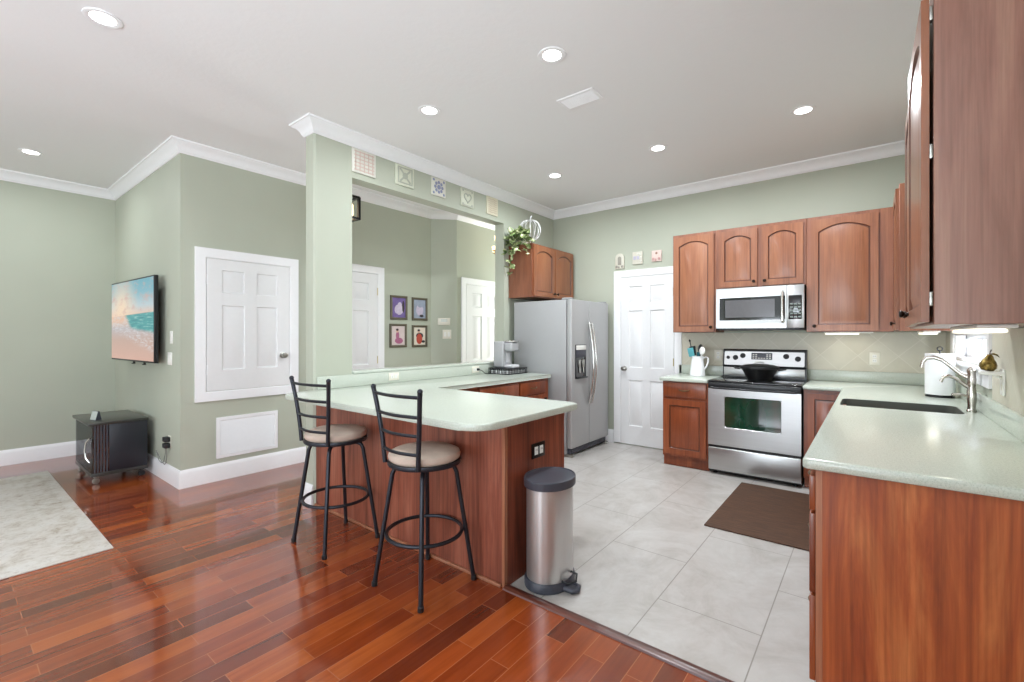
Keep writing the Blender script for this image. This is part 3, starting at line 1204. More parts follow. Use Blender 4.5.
b = B()
b.box(0.025, W - 0.025, 0.478, 0.4895, 0.925, 1.015, 0.004)
obj('lower_trim', b, M_steel, bgd)

# dutch oven
t = thing('dutch_oven', 'black lidded dutch oven with side handles on the cooktop', 'pot', (-0.862, 4.985, 0.9125))
b = B()
b.lathe([(0.092, 0.0), (0.104, 0.003), (0.130, 0.06), (0.158, 0.112), (0.170, 0.116), (0.170, 0.124), (0.155, 0.124)], (0, 0, 0), 36)
for sgn in (-1, 1):
    b.tube([(sgn * 0.162, -0.045, 0.108), (sgn * 0.205, -0.04, 0.112), (sgn * 0.222, 0, 0.114), (sgn * 0.205, 0.04, 0.112), (sgn * 0.162, 0.045, 0.108)], 0.008, 8)
M_iron = plain('black_cast_iron', srgb(20, 20, 21), 0.38, noise=0.15)
obj('pot_body', b, M_iron, t)
b = B()
b.lathe([(0.169, 0.1245), (0.172, 0.128), (0.165, 0.136), (0.12, 0.150), (0.05, 0.158), (0.012, 0.159)], (0, 0, 0), 36)
ld = obj('lid', b, M_iron, t)
b = B()
b.tube([(-0.04, 0, 0.155), (-0.034, 0, 0.172), (0, 0, 0.178), (0.034, 0, 0.172), (0.04, 0, 0.155)], 0.006, 8)
obj('lid_handle', b, M_hardware, ld)

# microwave
t = thing('microwave', 'stainless over-the-range microwave with black window', 'microwave', (-1.240, 4.935, 1.398))
W, H = 0.756, 0.416
b = B()
b.box(0.003, W - 0.003, 0.0, 0.392, 0.012, H, 0.003)
obj('body', b, M_black, t)
b = B()
b.panel(0.0, 0.615, 0.02, H, -0.022, 0.0215, [0.028, 0.606], [0.095, 0.325], {(1, 1)}, 0, 0.004, False)
dd = obj('door', b, M_steel, t)
b = B()
b.box(0.032, 0.604, -0.0205, -0.0182, 0.099, 0.321)
b.mi = 1
b.box(0.085, 0.52, -0.0212, -0.0200, 0.125, 0.298, 0.0005, 1)
obj('window', b, [M_blackgloss, plain('grey_mesh_window', srgb(88, 86, 90), 0.12, coat=0.7)], dd)
b = B()
b.tube([(0.585, -0.022, 0.365), (0.585, -0.052, 0.355), (0.585, -0.056, 0.22), (0.585, -0.052, 0.085), (0.585, -0.022, 0.075)], 0.011, 10)
obj('handle', b, M_bright, dd)
b = B()
b.box(0.617, W, -0.022, -0.0005, 0.02, H, 0.002)
cp = obj('control_panel', b, M_steel, t)
b = B()
b.box(0.632, W - 0.018, -0.0245, -0.0221, 0.099, 0.321, 0.002)
kp = obj('keypad', b, M_blackgloss, cp)
b = B()
for i in range(3):
    for j in range(5):
        b.box(0.645 + i * 0.031, 0.668 + i * 0.031, -0.0252, -0.0246, 0.115 + j * 0.03, 0.129 + j * 0.03)
obj('buttons', b, plain('grey_button_print', srgb(120, 128, 124), 0.4), kp)
b = B()
b.box(0.01, W - 0.01, -0.018, 0.38, 0.0, 0.0115, 0.002)
for k in range(18):
    b.box(0.03 + k * 0.039, 0.055 + k * 0.039, -0.0185, 0.0, 0.0122, 0.0185)
obj('vent_grille', b, M_black, t)

# refrigerator : local x -> +Y, front faces +X
t = thing('refrigerator', 'grey side-by-side refrigerator with ice dispenser and bowed handles', 'refrigerator', (-2.585, 4.335, 0), R(90))
W = 0.895
b = B()
b.box(0.0, W, 0.07, 0.80, 0.03, 1.745, 0.008)
obj('body', b, M_fridge_side, t)
b = B()
b.box(0.003, 0.400, 0.0, 0.063, 0.10, 1.748, 0.012, 3)
fd = obj('freezer_door', b, M_fridge, t)
b = B()
b.box(0.406, W - 0.003, 0.0, 0.063, 0.10, 1.748, 0.012, 3)
rd = obj('refrigerator_door', b, M_fridge, t)


def bow(x):
    bb = B()
    pts = []
    for k in range(15):
        u = k / 14
        pts.append((x, -0.012 - 0.058 * math.sin(PI * u) ** 0.8, 0.56 + u * 0.94))
    bb.tube(pts, [0.010] + [0.0135] * 13 + [0.010], 10)
    return bb


obj('handle', bow(0.372), M_bright, fd)
obj('handle', bow(0.434), M_bright, rd)
b = B()
b.box(0.075, 0.318, -0.006, -0.0005, 0.865, 1.245, 0.004)
b.mi = 1
b.box(0.085, 0.308, -0.0085, -0.0062, 0.875, 1.10)
b.mi = 2
b.box(0.085, 0.308, -0.010, -0.0062, 1.185, 1.238, 0.001)
b.mi = 3
b.box(0.085, 0.308, -0.009, -0.0062, 1.102, 1.180, 0.001)
b.mi = 0
b.box(0.083, 0.31, -0.035, -0.0062, 0.868, 0.882, 0.003)
ds = obj('dispenser', b, [M_black, M_blackgloss, M_white, M_slate], fd)
for x in (0.155, 0.235):
    b = B()
    b.box(x - 0.022, x + 0.022, -0.022, -0.0088, 0.99, 1.075, 0.006)
    b.tube([(x, -0.016, 1.0), (x, -0.020, 0.93)], 0.008, 8)
    obj('paddle', b, M_hardware, fd)
b = B()
b.box(0.02, W - 0.02, 0.03, 0.068, 0.03, 0.092, 0.004)
for k in range(14):
    b.box(0.05 + k * 0.058, 0.095 + k * 0.058, 0.027, 0.03, 0.045, 0.078)
obj('base_grille', b, M_slate, t)
for x in (0.02, W - 0.075):
    b = B()
    b.box(x, x + 0.055, 0.0, 0.10, 0.0, 0.038, 0.006)
    obj('foot', b, M_hardware, t)
    b = B()
    b.box(x, x + 0.06, 0.02, 0.14, 1.7485, 1.768, 0.005)
    obj('hinge_cover', b, M_fridge_side, t)

# ------------------------------------------------------------------ bar stools (backrest at local -y)
def stool(label):
    t = thing('bar_stool', label, 'bar stool')
    zs = 0.675
    b = B()
    b.lathe([(0.180, zs + 0.004), (0.190, zs + 0.012), (0.194, zs + 0.028), (0.188, zs + 0.045), (0.160, zs + 0.058), (0.09, zs + 0.063), (0.01, zs + 0.063)], (0, 0, 0), 36)
    obj('seat', b, M_seat, t)
    b = B()
    b.lathe([(0.178, zs - 0.018), (0.196, zs - 0.018), (0.199, zs - 0.008), (0.196, zs + 0.004), (0.165, zs + 0.004), (0.02, zs + 0.003)], (0, 0, 0), 36)
    obj('seat_frame', b, M_stool, t)
    b = B()
    b.lathe([(0.085, zs - 0.045), (0.09, zs - 0.043), (0.09, zs - 0.023), (0.085, zs - 0.021)], (0, 0, 0), 20)
    obj('swivel', b, M_stool, t)
    for sx in (-1, 1):
        for sy in (-1, 1):
            b = B()
            q = math.sqrt(0.5)
            pts = []
            for rr, z in ((0.06, zs - 0.034), (0.13, zs - 0.036), (0.158, zs - 0.046), (0.172, zs - 0.075), (0.265, 0.016), (0.266, 0.0)):
                pts.append((sx * rr * q, sy * rr * q, z))
            b.tube(pts, 0.0125, 10)
            lg = obj('leg', b, M_stool, t)
            b = B()
            b.lathe([(0.014, 0.0), (0.0155, 0.003), (0.0155, 0.024), (0.013, 0.026)], (sx * 0.266 * q, sy * 0.266 * q, 0), 12)
            obj('foot_cap', b, M_blackmat, lg)
    b = B()
    b.ring((0, 0, 0.285), 0.202, 0.0105, 48, 8)
    obj('footrest', b, M_stool, t)
    return t


def stool_back(t, rz):
    zs = 0.675
    Rz = Matrix.Rotation(rz, 4, 'Z')

    def post(s, u):
        z = zs - 0.008 + u * 0.402
        return Vector((s * (0.138 + 0.034 * u + 0.022 * u * u), -0.158 - 0.012 * u - 0.022 * u * u, z))
    for s in (-1, 1):
        b = B()
        b.tube([Rz @ post(s, k / 10) for k in range(11)], 0.0125, 10)
        p = Rz @ post(s, 1.0)
        b.ball(p + Vector((0, 0, 0.003)), 0.0145, seg=12, rings=8)
        obj('backrest_post', b, M_stool, t)
    for u in (0.20, 0.44, 0.68, 0.93):
        b = B()
        pts = []
        a, c = post(-1, u), post(1, u)
        for k in range(9):
            f = k / 8
            p = a.lerp(c, f)
            p.y -= 0.03 * math.sin(PI * f)
            pts.append(Rz @ p)
        b.tube(pts, 0.009, 8)
        obj('backrest_rail', b, M_stool, t)


st = stool('black metal bar stool farther left, near the column end of the peninsula')
st.location = (-2.777, 1.650, 0)
st.rotation_euler = (0, 0, R(0))
st['group'] = 'bar stools at the peninsula'
stool_back(st, R(5))
st2 = stool('black metal bar stool nearer the camera, standing closer to the trash can')
st2.location = (-1.915, 1.662, 0)
st2['group'] = 'bar stools at the peninsula'
stool_back(st2, R(-1))

# ------------------------------------------------------------------ trash can
t = thing('trash_can', 'brushed steel oval pedal trash can with dark lid', 'trash can', (-1.392, 2.105, 0.0), R(4))
TS = 1.11
b = B()
b.lathe([(0.135, 0.045), (0.135, 0.536)], (0, 0, 0), 48, TS * 0.80, TS)
obj('bin_body', b, M_steel_v, t)
b = B()
b.lathe([(0.142, 0.0), (0.147, 0.004), (0.147, 0.035), (0.140, 0.050), (0.134, 0.050)], (0, 0, 0), 48, TS * 0.80, TS)
obj('base', b, M_slate, t)
b = B()
b.lathe([(0.136, 0.535), (0.149, 0.536), (0.150, 0.540), (0.150, 0.576), (0.148, 0.580), (0.143, 0.581), (0.140, 0.577), (0.05, 0.576), (0.01, 0.576)], (0, 0, 0), 48, TS * 0.80, TS)
obj('lid', b, M_slate, t, ang=22)
b = B()
M0 = Matrix.Translation((-0.012, 0, 0)) @ Matrix.Rotation(R(-10), 4, 'Z')
b.tube([M0 @ Vector(p) for p in ((0.125, -0.035, 0.018), (0.185, -0.030, 0.018), (0.20, 0, 0.018), (0.185, 0.030, 0.018), (0.125, 0.035, 0.018))], 0.014, 10)
b.box(0.13, 0.195, -0.03, 0.03, 0.010, 0.024, 0.005, M=M0)
pd = obj('pedal', b, M_slate, t)
b = B()
b.tube([M0 @ Vector(p) for p in ((0.125, -0.042, 0.055), (0.165, -0.040, 0.052), (0.19, 0, 0.062), (0.165, 0.040, 0.075), (0.125, 0.042, 0.075), (0.120, 0, 0.065))], 0.006, 8, True)
obj('pedal_guard', b, M_blackmat, t)

# ------------------------------------------------------------------ floor coverings
m = Mat('distressed_rug')
v = m.coord()
n1 = m.noise(v, 7.0, 8, 0.72, 0.3)
n2 = m.noise(m.coord((1, 1, 1), (0, 0, 0.4)), 30, 6, 0.75)
c1 = m.ramp(n1, [(0.32, srgb(172, 162, 150)), (0.46, srgb(196, 190, 182)), (0.6, srgb(202, 198, 192)), (0.75, srgb(186, 182, 180))])
c2 = m.ramp(n2, [(0.36, srgb(176, 158, 146)), (0.47, (1, 1, 1, 1))])
col = m.mix(0.38, c1, c2, 'MULTIPLY')
sp_ = m.n('ShaderNodeSeparateXYZ')
m.l(v, sp_.inputs[0])
ax = m.math('ABSOLUTE', sp_.outputs[0])
ay = m.math('ABSOLUTE', sp_.outputs[1])
bx = m.math('MAXIMUM', m.math('SUBTRACT', ax, 0.50), m.math('SUBTRACT', ay, 0.0))
e1 = m.math('MAXIMUM', m.math('SUBTRACT', ax, 1.315), m.math('SUBTRACT', ay, 0.85))
band = m.ramp(e1, [(0.0, (0, 0, 0, 1)), (0.001, (0, 0, 0, 1))])
dist = m.math('MULTIPLY', e1, -1.0)
bnd = m.ramp(dist, [(0.0, (1, 1, 1, 1)), (0.06, (1, 1, 1, 1)), (0.075, (0.86, 0.83, 0.79, 1)), (0.20, (0.88, 0.86, 0.83, 1)), (0.215, (1, 1, 1, 1)), (0.26, (0.93, 0.92, 0.9, 1)), (0.28, (1, 1, 1, 1))])
wear = m.ramp(n1, [(0.38, (1, 1, 1, 1)), (0.58, (0, 0, 0, 1))])
col = m.mix(wear, col, m.mix(1.0, col, bnd, 'MULTIPLY'))
m.base(col)
m.set(Roughness=0.95)
m.bump(m.noise(v, 160, 3), 0.3, 0.004)
b = B()
b.box(-1.315, 1.315, -0.85, 0.85, 0.0, 0.009, 0.003)
o = obj('area_rug', b, m.m, loc=(-5.075, -0.14, 0.001))
tag(o, 'faded pale grey area rug on the hardwood at far left', 'rug')

m = Mat('brown_woven_mat')
v = m.coord((3, 26, 1))
n1 = m.noise(v, 2.2, 6, 0.7)
m.base(m.ramp(n1, [(0.3, srgb(50, 32, 20)), (0.5, srgb(74, 47, 29)), (0.72, srgb(92, 62, 38))]))
m.set(Roughness=0.75)
m.bump(m.noise(m.coord((30, 200, 1)), 2, 2), 0.3, 0.003)
b = B()
b.box(-0.405, 0.405, -0.595, 0.595, 0.0, 0.010, 0.004)
o = obj('kitchen_mat', b, m.m, loc=(-0.53, 3.975, 0.001))
tag(o, 'dark brown woven kitchen mat on the tile before the range', 'mat')

# ------------------------------------------------------------------ faucet, towel, window side things
t = thing('faucet', 'brushed nickel kitchen faucet with curved spout beside the sink', 'faucet', (0.443, 3.645, 0.9145))
t.scale = (0.76, 0.85, 1.12)
b = B()
b.lathe([(0.029, 0), (0.029, 0.008), (0.024, 0.013), (0.023, 0.03), (0.028, 0.06), (0.028, 0.10), (0.022, 0.125), (0.025, 0.14), (0.027, 0.165), (0.022, 0.19), (0.026, 0.20), (0.026, 0.21), (0.014, 0.222), (0.006, 0.226)], (0, 0, 0), 24)
obj('faucet_body', b, M_chrome, t)
b = B()
P0 = [(0, 0, 0.165), (-0.06, 0.008, 0.190), (-0.11, 0.015, 0.225), (-0.16, 0.022, 0.258), (-0.205, 0.028, 0.270), (-0.245, 0.033, 0.266), (-0.268, 0.036, 0.245), (-0.275, 0.037, 0.215)]
b.tube(P0, [0.014, 0.012, 0.011, 0.0105, 0.0105, 0.0105, 0.012, 0.014], 12)
obj('spout', b, M_chrome, t)
b = B()
b.tube([(0, 0, 0.115), (-0.04, -0.005, 0.135), (-0.085, -0.01, 0.165), (-0.125, -0.015, 0.178), (-0.155, -0.018, 0.170), (-0.170, -0.02, 0.145)], [0.012, 0.010, 0.009, 0.009, 0.009, 0.010], 10)
obj('handle', b, M_chrome, t, label='lower curved lever arm')
b = B()
b.tube([(-0.02, -0.01, 0.075), (-0.06, -0.02, 0.085), (-0.10, -0.03, 0.083)], [0.007, 0.006, 0.007], 8)
b.ball((-0.105, -0.031, 0.083), 0.009, seg=10, rings=6)
obj('lever', b, M_chrome, t)
b = B()
b.lathe([(0.02, 0), (0.02, 0.006), (0.013, 0.012), (0.012, 0.055), (0.016, 0.075), (0.013, 0.10), (0.006, 0.105)], (0.004, 0.085, 0), 16)
obj('sprayer', b, M_chrome, t)

t = thing('paper_towel_holder', 'black wire paper towel holder standing behind the faucet', 'towel holder', (0.376, 4.40, 0.9145))
b = B()
b.ring((0, 0, 0.006), 0.075, 0.005, 28, 8)
for k in range(4):
    a = PI / 4 + k * PI / 2
    b.tube([(0, 0, 0.010), (0.075 * math.cos(a), 0.075 * math.sin(a), 0.008)], 0.004, 6)
for k in range(4):
    a = PI / 4 + k * PI / 2
    b.ball((0.077 * math.cos(a), 0.077 * math.sin(a), 0.006), 0.0058, seg=10, rings=6)
obj('base', b, M_black, t)
b = B()
b.tube([(0, 0, 0.008), (0, 0, 0.325)], 0.004, 8)
b.ring((0, 0, 0), 0.014, 0.0035, 16, 6)
for vv in b.bm.verts:
    if abs(vv.co.z) < 0.005 and Vector((vv.co.x, vv.co.y)).length > 0.008:
        vv.co = Vector((vv.co.x, vv.co.z, vv.co.y + 0.338))
obj('post', b, M_black, t)
b = B()
b.lathe([(0.022, 0.0), (0.079, 0.0), (0.080, 0.002), (0.080, 0.285), (0.079, 0.287), (0.022, 0.287), (0.022, 0.0)], (0, 0, 0), 40, cap0=False, cap1=False)
tag(obj('paper_towel_roll', b, M_paper, loc=(0.376, 4.40, 0.932)), 'full white paper towel roll upright on its holder', 'paper towels')

# outlet with clip-on shelf and golden pear
t = thing('outlet_shelf', 'small white shelf clipped over an outlet beside the window', 'shelf', (XR - 0.0085, 3.144, 1.124), R(-90))
b = B()
b.box(-0.038, 0.038, -0.008, 0.0, -0.062, 0.062, 0.003)
b.mi = 1
for z in (-0.025, 0.025):
    b.box(-0.014, 0.014, -0.0088, -0.0079, z - 0.014, z + 0.014, 0.0)
obj('outlet_plate', b, [M_white, M_ivory], t)
b = B()
b.prism(rounded([(-0.038, -0.0005, 0), (-0.038, -0.085, 0.03), (0.038, -0.085, 0.03), (0.038, -0.0005, 0)]), 0.034, 0.049, 0.004)
b.tube([(0, -0.01, 0.015), (0, -0.035, 0.033)], 0.005, 6)
obj('shelf_board', b, M_white, t)
t = thing('pear_ornament', 'mottled golden pear ornament on the little white shelf', 'ornament', (XR - 0.060, 3.175, 1.1745), 0.4)
t.scale = (0.66, 0.66, 0.72)
m = Mat('mottled_gold')
v = m.coord()
m.base(m.ramp(m.noise(v, 30, 5, 0.7), [(0.35, srgb(70, 62, 30)), (0.5, srgb(128, 108, 54)), (0.65, srgb(176, 150, 84))]))
m.set(Metallic=0.75, Roughness=0.35)
b = B()
b.lathe([(0.014, 0), (0.034, 0.004), (0.046, 0.022), (0.048, 0.042), (0.040, 0.064), (0.026, 0.084), (0.020, 0.100), (0.012, 0.110), (0.003, 0.112)], (0, 0, 0), 24, M=Matrix.Rotation(R(8), 4, 'Y'))
obj('fruit', b, m.m, t)
b = B()
b.tube([(0.014, 0, 0.108), (0.018, 0, 0.128), (0.026, 0.002, 0.142)], [0.003, 0.0025, 0.004], 8)
obj('stem', b, plain('dark_bronze_stem', srgb(60, 44, 28), 0.5, 0.6), t)
b = B()
lf = [(0.015, 0, 0.112), (0.03, -0.016, 0.118), (0.05, -0.02, 0.108), (0.066, -0.012, 0.09), (0.05, 0.0, 0.104), (0.03, 0.004, 0.114)]
b.loft([lf, [(x, y, z + 0.003) for x, y, z in lf]])
obj('leaf', b, m.m, t)


# ------------------------------------------------------------------ outlets and switches
def plate(name, label, cat, loc, rz, w, h, kind='duplex', group=None, horiz=False):
    t = thing(name, label, cat, loc, rz, group)
    b = B()
    b.box(-w / 2, w / 2, -0.006, -0.0003, -h / 2, h / 2, 0.003)
    pl = obj('cover_plate', b, M_ivory if kind != 'white' else M_white, t)
    if kind in ('duplex',):
        for s in (-0.5, 0.5):
            b = B()
            cx_, cz_ = (s * 0.04, 0) if horiz else (0, s * 0.04)
            b.box(cx_ - 0.015, cx_ + 0.015, -0.008, -0.0061, cz_ - 0.015, cz_ + 0.015, 0.0008, 1)
            b.mi = 1
            for k in (-0.006, 0.006):
                if horiz:
                    b.box(cx_ - 0.004, cx_ + 0.004, -0.0086, -0.0081, cz_ + k - 0.0012, cz_ + k + 0.0012)
                else:
                    b.box(cx_ + k - 0.0012, cx_ + k + 0.0012, -0.0086, -0.0081, cz_ - 0.004, cz_ + 0.004)
            obj('socket', b, [M_white, M_blackmat], t)
    else:
        n = max(1, int(round(w / 0.055)))
        n = 1 if w < 0.09 else 2
        for k in range(n):
            cx_ = (k - (n - 1) / 2) * 0.046
            b = B()
            b.box(cx_ - 0.016, cx_ + 0.016, -0.0085, -0.0061, -0.033, 0.033, 0.001, 1)
            obj('rocker', b, M_white, t)
    return t


plate('power_outlet', 'white double outlet on the splash tile left of the range', 'outlet', (-1.322, YB - 0.0085, 1.132), 0, 0.075, 0.118)
plate('power_outlet', 'white double outlet on the splash tile right of the range', 'outlet', (0.018, YB - 0.0085, 1.137), 0, 0.075, 0.118)
plate('power_outlet', 'white outlet set sideways in the peninsula backsplash', 'outlet', (XO + 0.0245, 2.62, 0.972), R(90), 0.115, 0.07, 'duplex', None, True)
plate('power_outlet', 'white outlet in the backsplash beside the coffee pod drawer', 'outlet', (XO + 0.0245, 3.72, 0.972), R(90), 0.115, 0.07, 'duplex', None, True)
plate('light_switch', 'upper single light switch on the wall beside the television', 'switch', (-5.00, 1.35, 1.33), 0, 0.07, 0.115, 'white')
plate('light_switch', 'lower double light switch on the wall beside the television', 'switch', (-5.045, 1.35, 1.135), 0, 0.115, 0.115, 'white')
t = thing('wall_outlet_adapters', 'two black plug adapters in the outlet beside the media cart', 'adapter', (-5.05, 1.35, 0.375), 0)
b = B()
b.box(-0.036, 0.036, -0.006, -0.0003, -0.058, 0.058, 0.003)
obj('cover_plate', b, M_ivory, t)
for z in (-0.03, 0.026):
    b = B()
    b.box(-0.038, 0.038, -0.052, -0.0065, z - 0.022, z + 0.022, 0.008)
    obj('adapter', b, M_blackmat, t)
for k, (x0, dx) in enumerate(((-0.02, -0.13), (0.02, -0.08))):
    b = B()
    b.tube([(x0, -0.03, -0.05), (x0 - 0.01, -0.028, -0.11), (x0 + dx * 0.5, -0.026, -0.19), (x0 + dx, -0.026, -0.215), (x0 + dx - 0.06, -0.03, -0.20), (-0.30, -0.03, -0.12)], 0.0035, 6)
    obj('cord', b, plain('grey_cord', srgb(120, 122, 118), 0.5), t)

# ------------------------------------------------------------------ television
t = thing('television', 'flat wall television showing a sunset beach on a tilting mount', 'television', (-5.815, 1.243, 1.498), R(2.4))
TW, TH = 1.31, 0.815
b = B()
b.box(-TW / 2, TW / 2, -0.012, 0.022, -TH / 2, TH / 2, 0.004)
b.box(-TW / 2 + 0.16, TW / 2 - 0.10, 0.020, 0.050, -TH / 2 + 0.08, TH / 2 - 0.16, 0.012)
obj('casing', b, M_black, t)
m = Mat('beach_screen')
uv = m.coord(out='Generated')
s_ = m.n('ShaderNodeSeparateXYZ')
m.l(uv, s_.inputs[0])
X_, Z_ = s_.outputs[0], s_.outputs[2]
wob = m.noise(uv, 5.0, 5, 0.6)
zz_ = m.math('ADD', Z_, m.math('MULTIPLY', m.math('SUBTRACT', wob, 0.5), 0.05))
sky = m.ramp(Z_, [(0.55, srgb(250, 205, 180)), (0.68, srgb(196, 214, 222)), (0.85, srgb(128, 186, 204)), (1.0, srgb(104, 176, 196))])
dx_ = m.math('SUBTRACT', X_, 0.27)
dz_ = m.math('MULTIPLY', m.math('SUBTRACT', Z_, 0.62), 0.75)
dd_ = m.math('SQRT', m.math('ADD', m.math('MULTIPLY', dx_, dx_), m.math('MULTIPLY', dz_, dz_)))
glow = m.ramp(dd_, [(0.0, (1, 1, 1, 1)), (0.08, (0.9, 0.9, 0.9, 1)), (0.42, (0, 0, 0, 1))])
sky = m.mix(glow, sky, srgb(255, 226, 196))
cl_ = m.noise(m.coord((3, 3, 5), out='Generated'), 2.2, 6, 0.65)
clm = m.math('MULTIPLY', m.ramp(cl_, [(0.5, (0, 0, 0, 1)), (0.66, (0.7, 0.7, 0.7, 1))]), 1.0)
sky = m.mix(clm, sky, srgb(216, 172, 164))
sand = m.ramp(zz_, [(0.0, srgb(226, 180, 164)), (0.25, srgb(206, 172, 160)), (0.40, srgb(196, 188, 192)), (0.5, srgb(240, 196, 168))])
fo = m.noise(m.coord((5, 5, 16), out='Generated'), 2.5, 5, 0.65, 0.8)
foam = m.ramp(fo, [(0.45, (0, 0, 0, 1)), (0.62, (1, 1, 1, 1))])
fx = m.math('MULTIPLY', foam, m.ramp(m.math('SUBTRACT', zz_, m.math('MULTIPLY', m.math('SUBTRACT', 1.0, X_), 0.30)), [(0.06, (0, 0, 0, 1)), (0.14, (0.8, 0.8, 0.8, 1)), (0.45, (0.5, 0.5, 0.5, 1))]))
sand = m.mix(fx, sand, srgb(226, 226, 232))
seam = m.ramp(m.math('ADD', zz_, m.math('MULTIPLY', X_, 0.12)), [(0.44, (0, 0, 0, 1)), (0.48, (1, 1, 1, 1))])
side_ = m.ramp(m.math('ADD', X_, m.math('MULTIPLY', m.math('SUBTRACT', Z_, 0.5), 0.8)), [(0.38, (0, 0, 0, 1)), (0.46, (1, 1, 1, 1))])
seac = m.ramp(m.noise(m.coord((2, 2, 14), out='Generated'), 3, 4), [(0.35, srgb(40, 140, 150)), (0.55, srgb(70, 170, 172)), (0.7, srgb(180, 222, 220))])
low = m.mix(m.math('MULTIPLY', seam, side_), sand, seac)
hor = m.ramp(m.math('ADD', Z_, m.math('MULTIPLY', X_, -0.03)), [(0.552, (0, 0, 0, 1)), (0.562, (1, 1, 1, 1))])
img = m.mix(hor, low, sky)
m.base((0.01, 0.01, 0.01, 1))
m.l(img, m.p.inputs['Emission Color'])
m.p.inputs['Emission Strength'].default_value = 0.72
m.set(Roughness=0.12)
b = B()
b.box(-TW / 2 + 0.014, TW / 2 - 0.014, -0.0135, -0.0122, -TH / 2 + 0.016, TH / 2 - 0.014)
obj('screen', b, m.m, t)
b = B()
b.box(-0.25, 0.25, 0.051, 0.075, -0.2, 0.2, 0.004)
for x in (-0.16, 0.16):
    b.box(x - 0.012, x + 0.012, 0.045, 0.064, -TH / 2 - 0.025, 0.25, 0.003)
    b.ring((x, 0.05, -TH / 2 - 0.03), 0.014, 0.004, 16, 6)
obj('wall_mount', b, M_black, t)

# ------------------------------------------------------------------ media cart (front at local -y)
t = thing('media_cart', 'low black media cart on casters with glass front, below the television', 'media cart', (-5.845, 1.085, 0.0))
cw, cd = 0.37, 0.205
M_cart = plain('black_cart_panel', srgb(30, 32, 40), 0.4)
M_cart_top = plain('smoky_cart_top', srgb(50, 49, 46), 0.28, coat=0.15)
b = B()
b.box(-cw, cw, -cd - 0.02, cd, 0.535, 0.560, 0.003)
obj('top_board', b, M_cart_top, t)
b = B()
b.box(-cw, cw, -cd, cd, 0.075, 0.105, 0.003)
obj('base_board', b, M_cart_top, t)
b = B()
b.box(-cw + 0.01, cw - 0.006, -cd + 0.125, cd - 0.004, 0.1055, 0.5345, 0.002)
obj('cabinet_box', b, M_cart, t)
for sx in (-1, 1):
    b = B()
    x = sx * (cw - 0.012)
    b.box(x - 0.003, x + 0.003, -cd + 0.012, -cd + 0.1245, 0.106, 0.534)
    obj('side_glass', b, M_smoke, t)
b = B()
b.box(-cw + 0.02, cw - 0.02, -cd + 0.002, -cd + 0.008, 0.110, 0.530, 0.001, 1)
gd = obj('glass_door', b, M_smoke, t)
b = B()
b.tube([(cw - 0.06, -cd + 0.0, 0.42), (cw - 0.085, -cd - 0.022, 0.38), (cw - 0.095, -cd - 0.03, 0.31), (cw - 0.085, -cd - 0.022, 0.24), (cw - 0.06, -cd + 0.0, 0.20)], 0.007, 8)
obj('handle', b, M_bright, gd)
b = B()
for k in range(5):
    x = cw - 0.004
    b.box(x - 0.012, x - 0.002, -cd + 0.022 + k * 0.021, -cd + 0.030 + k * 0.021, 0.108, 0.532)
obj('reflection_bars', b, plain('grey_reflection_stripe', srgb(62, 70, 80), 0.5), t)  # added bars draw the stripes reflected in the side glass
b = B()
b.box(-cw + 0.03, cw - 0.03, -cd + 0.03, -cd + 0.12, 0.30, 0.306)
obj('inner_shelf', b, M_black, t)
for sx in (-1, 1):
    for sy in (-1, 1):
        b = B()
        cx_, cy_ = sx * (cw - 0.05), sy * (cd - 0.04)
        My = Matrix.Rotation(R(90), 4, 'Y')
        b.lathe([(0.012, -0.014), (0.026, -0.012), (0.027, 0.0), (0.026, 0.012), (0.012, 0.014)], (cx_, cy_, 0.027), 18, M=My)
        b.box(cx_ - 0.018, cx_ + 0.018, cy_ - 0.018, cy_ + 0.018, 0.058, 0.0745, 0.003)
        obj('caster', b, M_hardware if sy < 0 else M_blackmat, t)
t = thing('desk_clock', 'tiny easel-shaped gadget with pale screen on the media cart', 'clock', (-5.69, 0.945, 0.561), R(24))
t.scale = (0.75, 0.75, 0.95)
b = B()
b.loft([[(x, -0.03, 0), (x, 0.035, 0), (x, 0.010, 0.085), (x, 0.0, 0.085)] for x in (-0.05, 0.05)])
obj('stand', b, M_slate, t)
b = B()
b.loft([[(x, -0.0325, 0.004), (x, -0.030, 0.004), (x, -0.0025, 0.082), (x, -0.005, 0.082)] for x in (-0.045, 0.045)])
obj('screen', b, plain('pale_screen', srgb(176, 182, 176), 0.2), t)

# return-air grille on the closet wall
t = thing('return_air_grille', 'white louvred return-air grille low on the closet wall', 'vent', (XC, 1.628, 0.205), R(90))
gw, gh = 0.555, 0.38
b = B()
prof_f = [(0, 0), (0, 0.010), (0.03, 0.012), (0.034, 0)]
crn = [((0, 0), (1, 1)), ((gw, 0), (-1, 1)), ((gw, gh), (-1, -1)), ((0, gh), (1, -1))]
loops = [[(x + dx * u, -0.0005 - v_, z + dz * u) for u, v_ in prof_f] for (x, z), (dx, dz) in crn]
b.loft(loops + [loops[0]], False, False)
obj('frame', b, M_trim, t, ang=25)
b = B()
b.box(0.032, gw - 0.032, -0.002, -0.0005, 0.032, gh - 0.032)
n = 22
for k in range(n):
    z = 0.036 + k * (gh - 0.072) / n
    b.loft([[(x, -0.003, z + 0.010), (x, -0.009, z), (x, -0.008, z + 0.003), (x, -0.002, z + 0.013)] for x in (0.032, gw - 0.032)])
obj('louvres', b, M_trim, t)

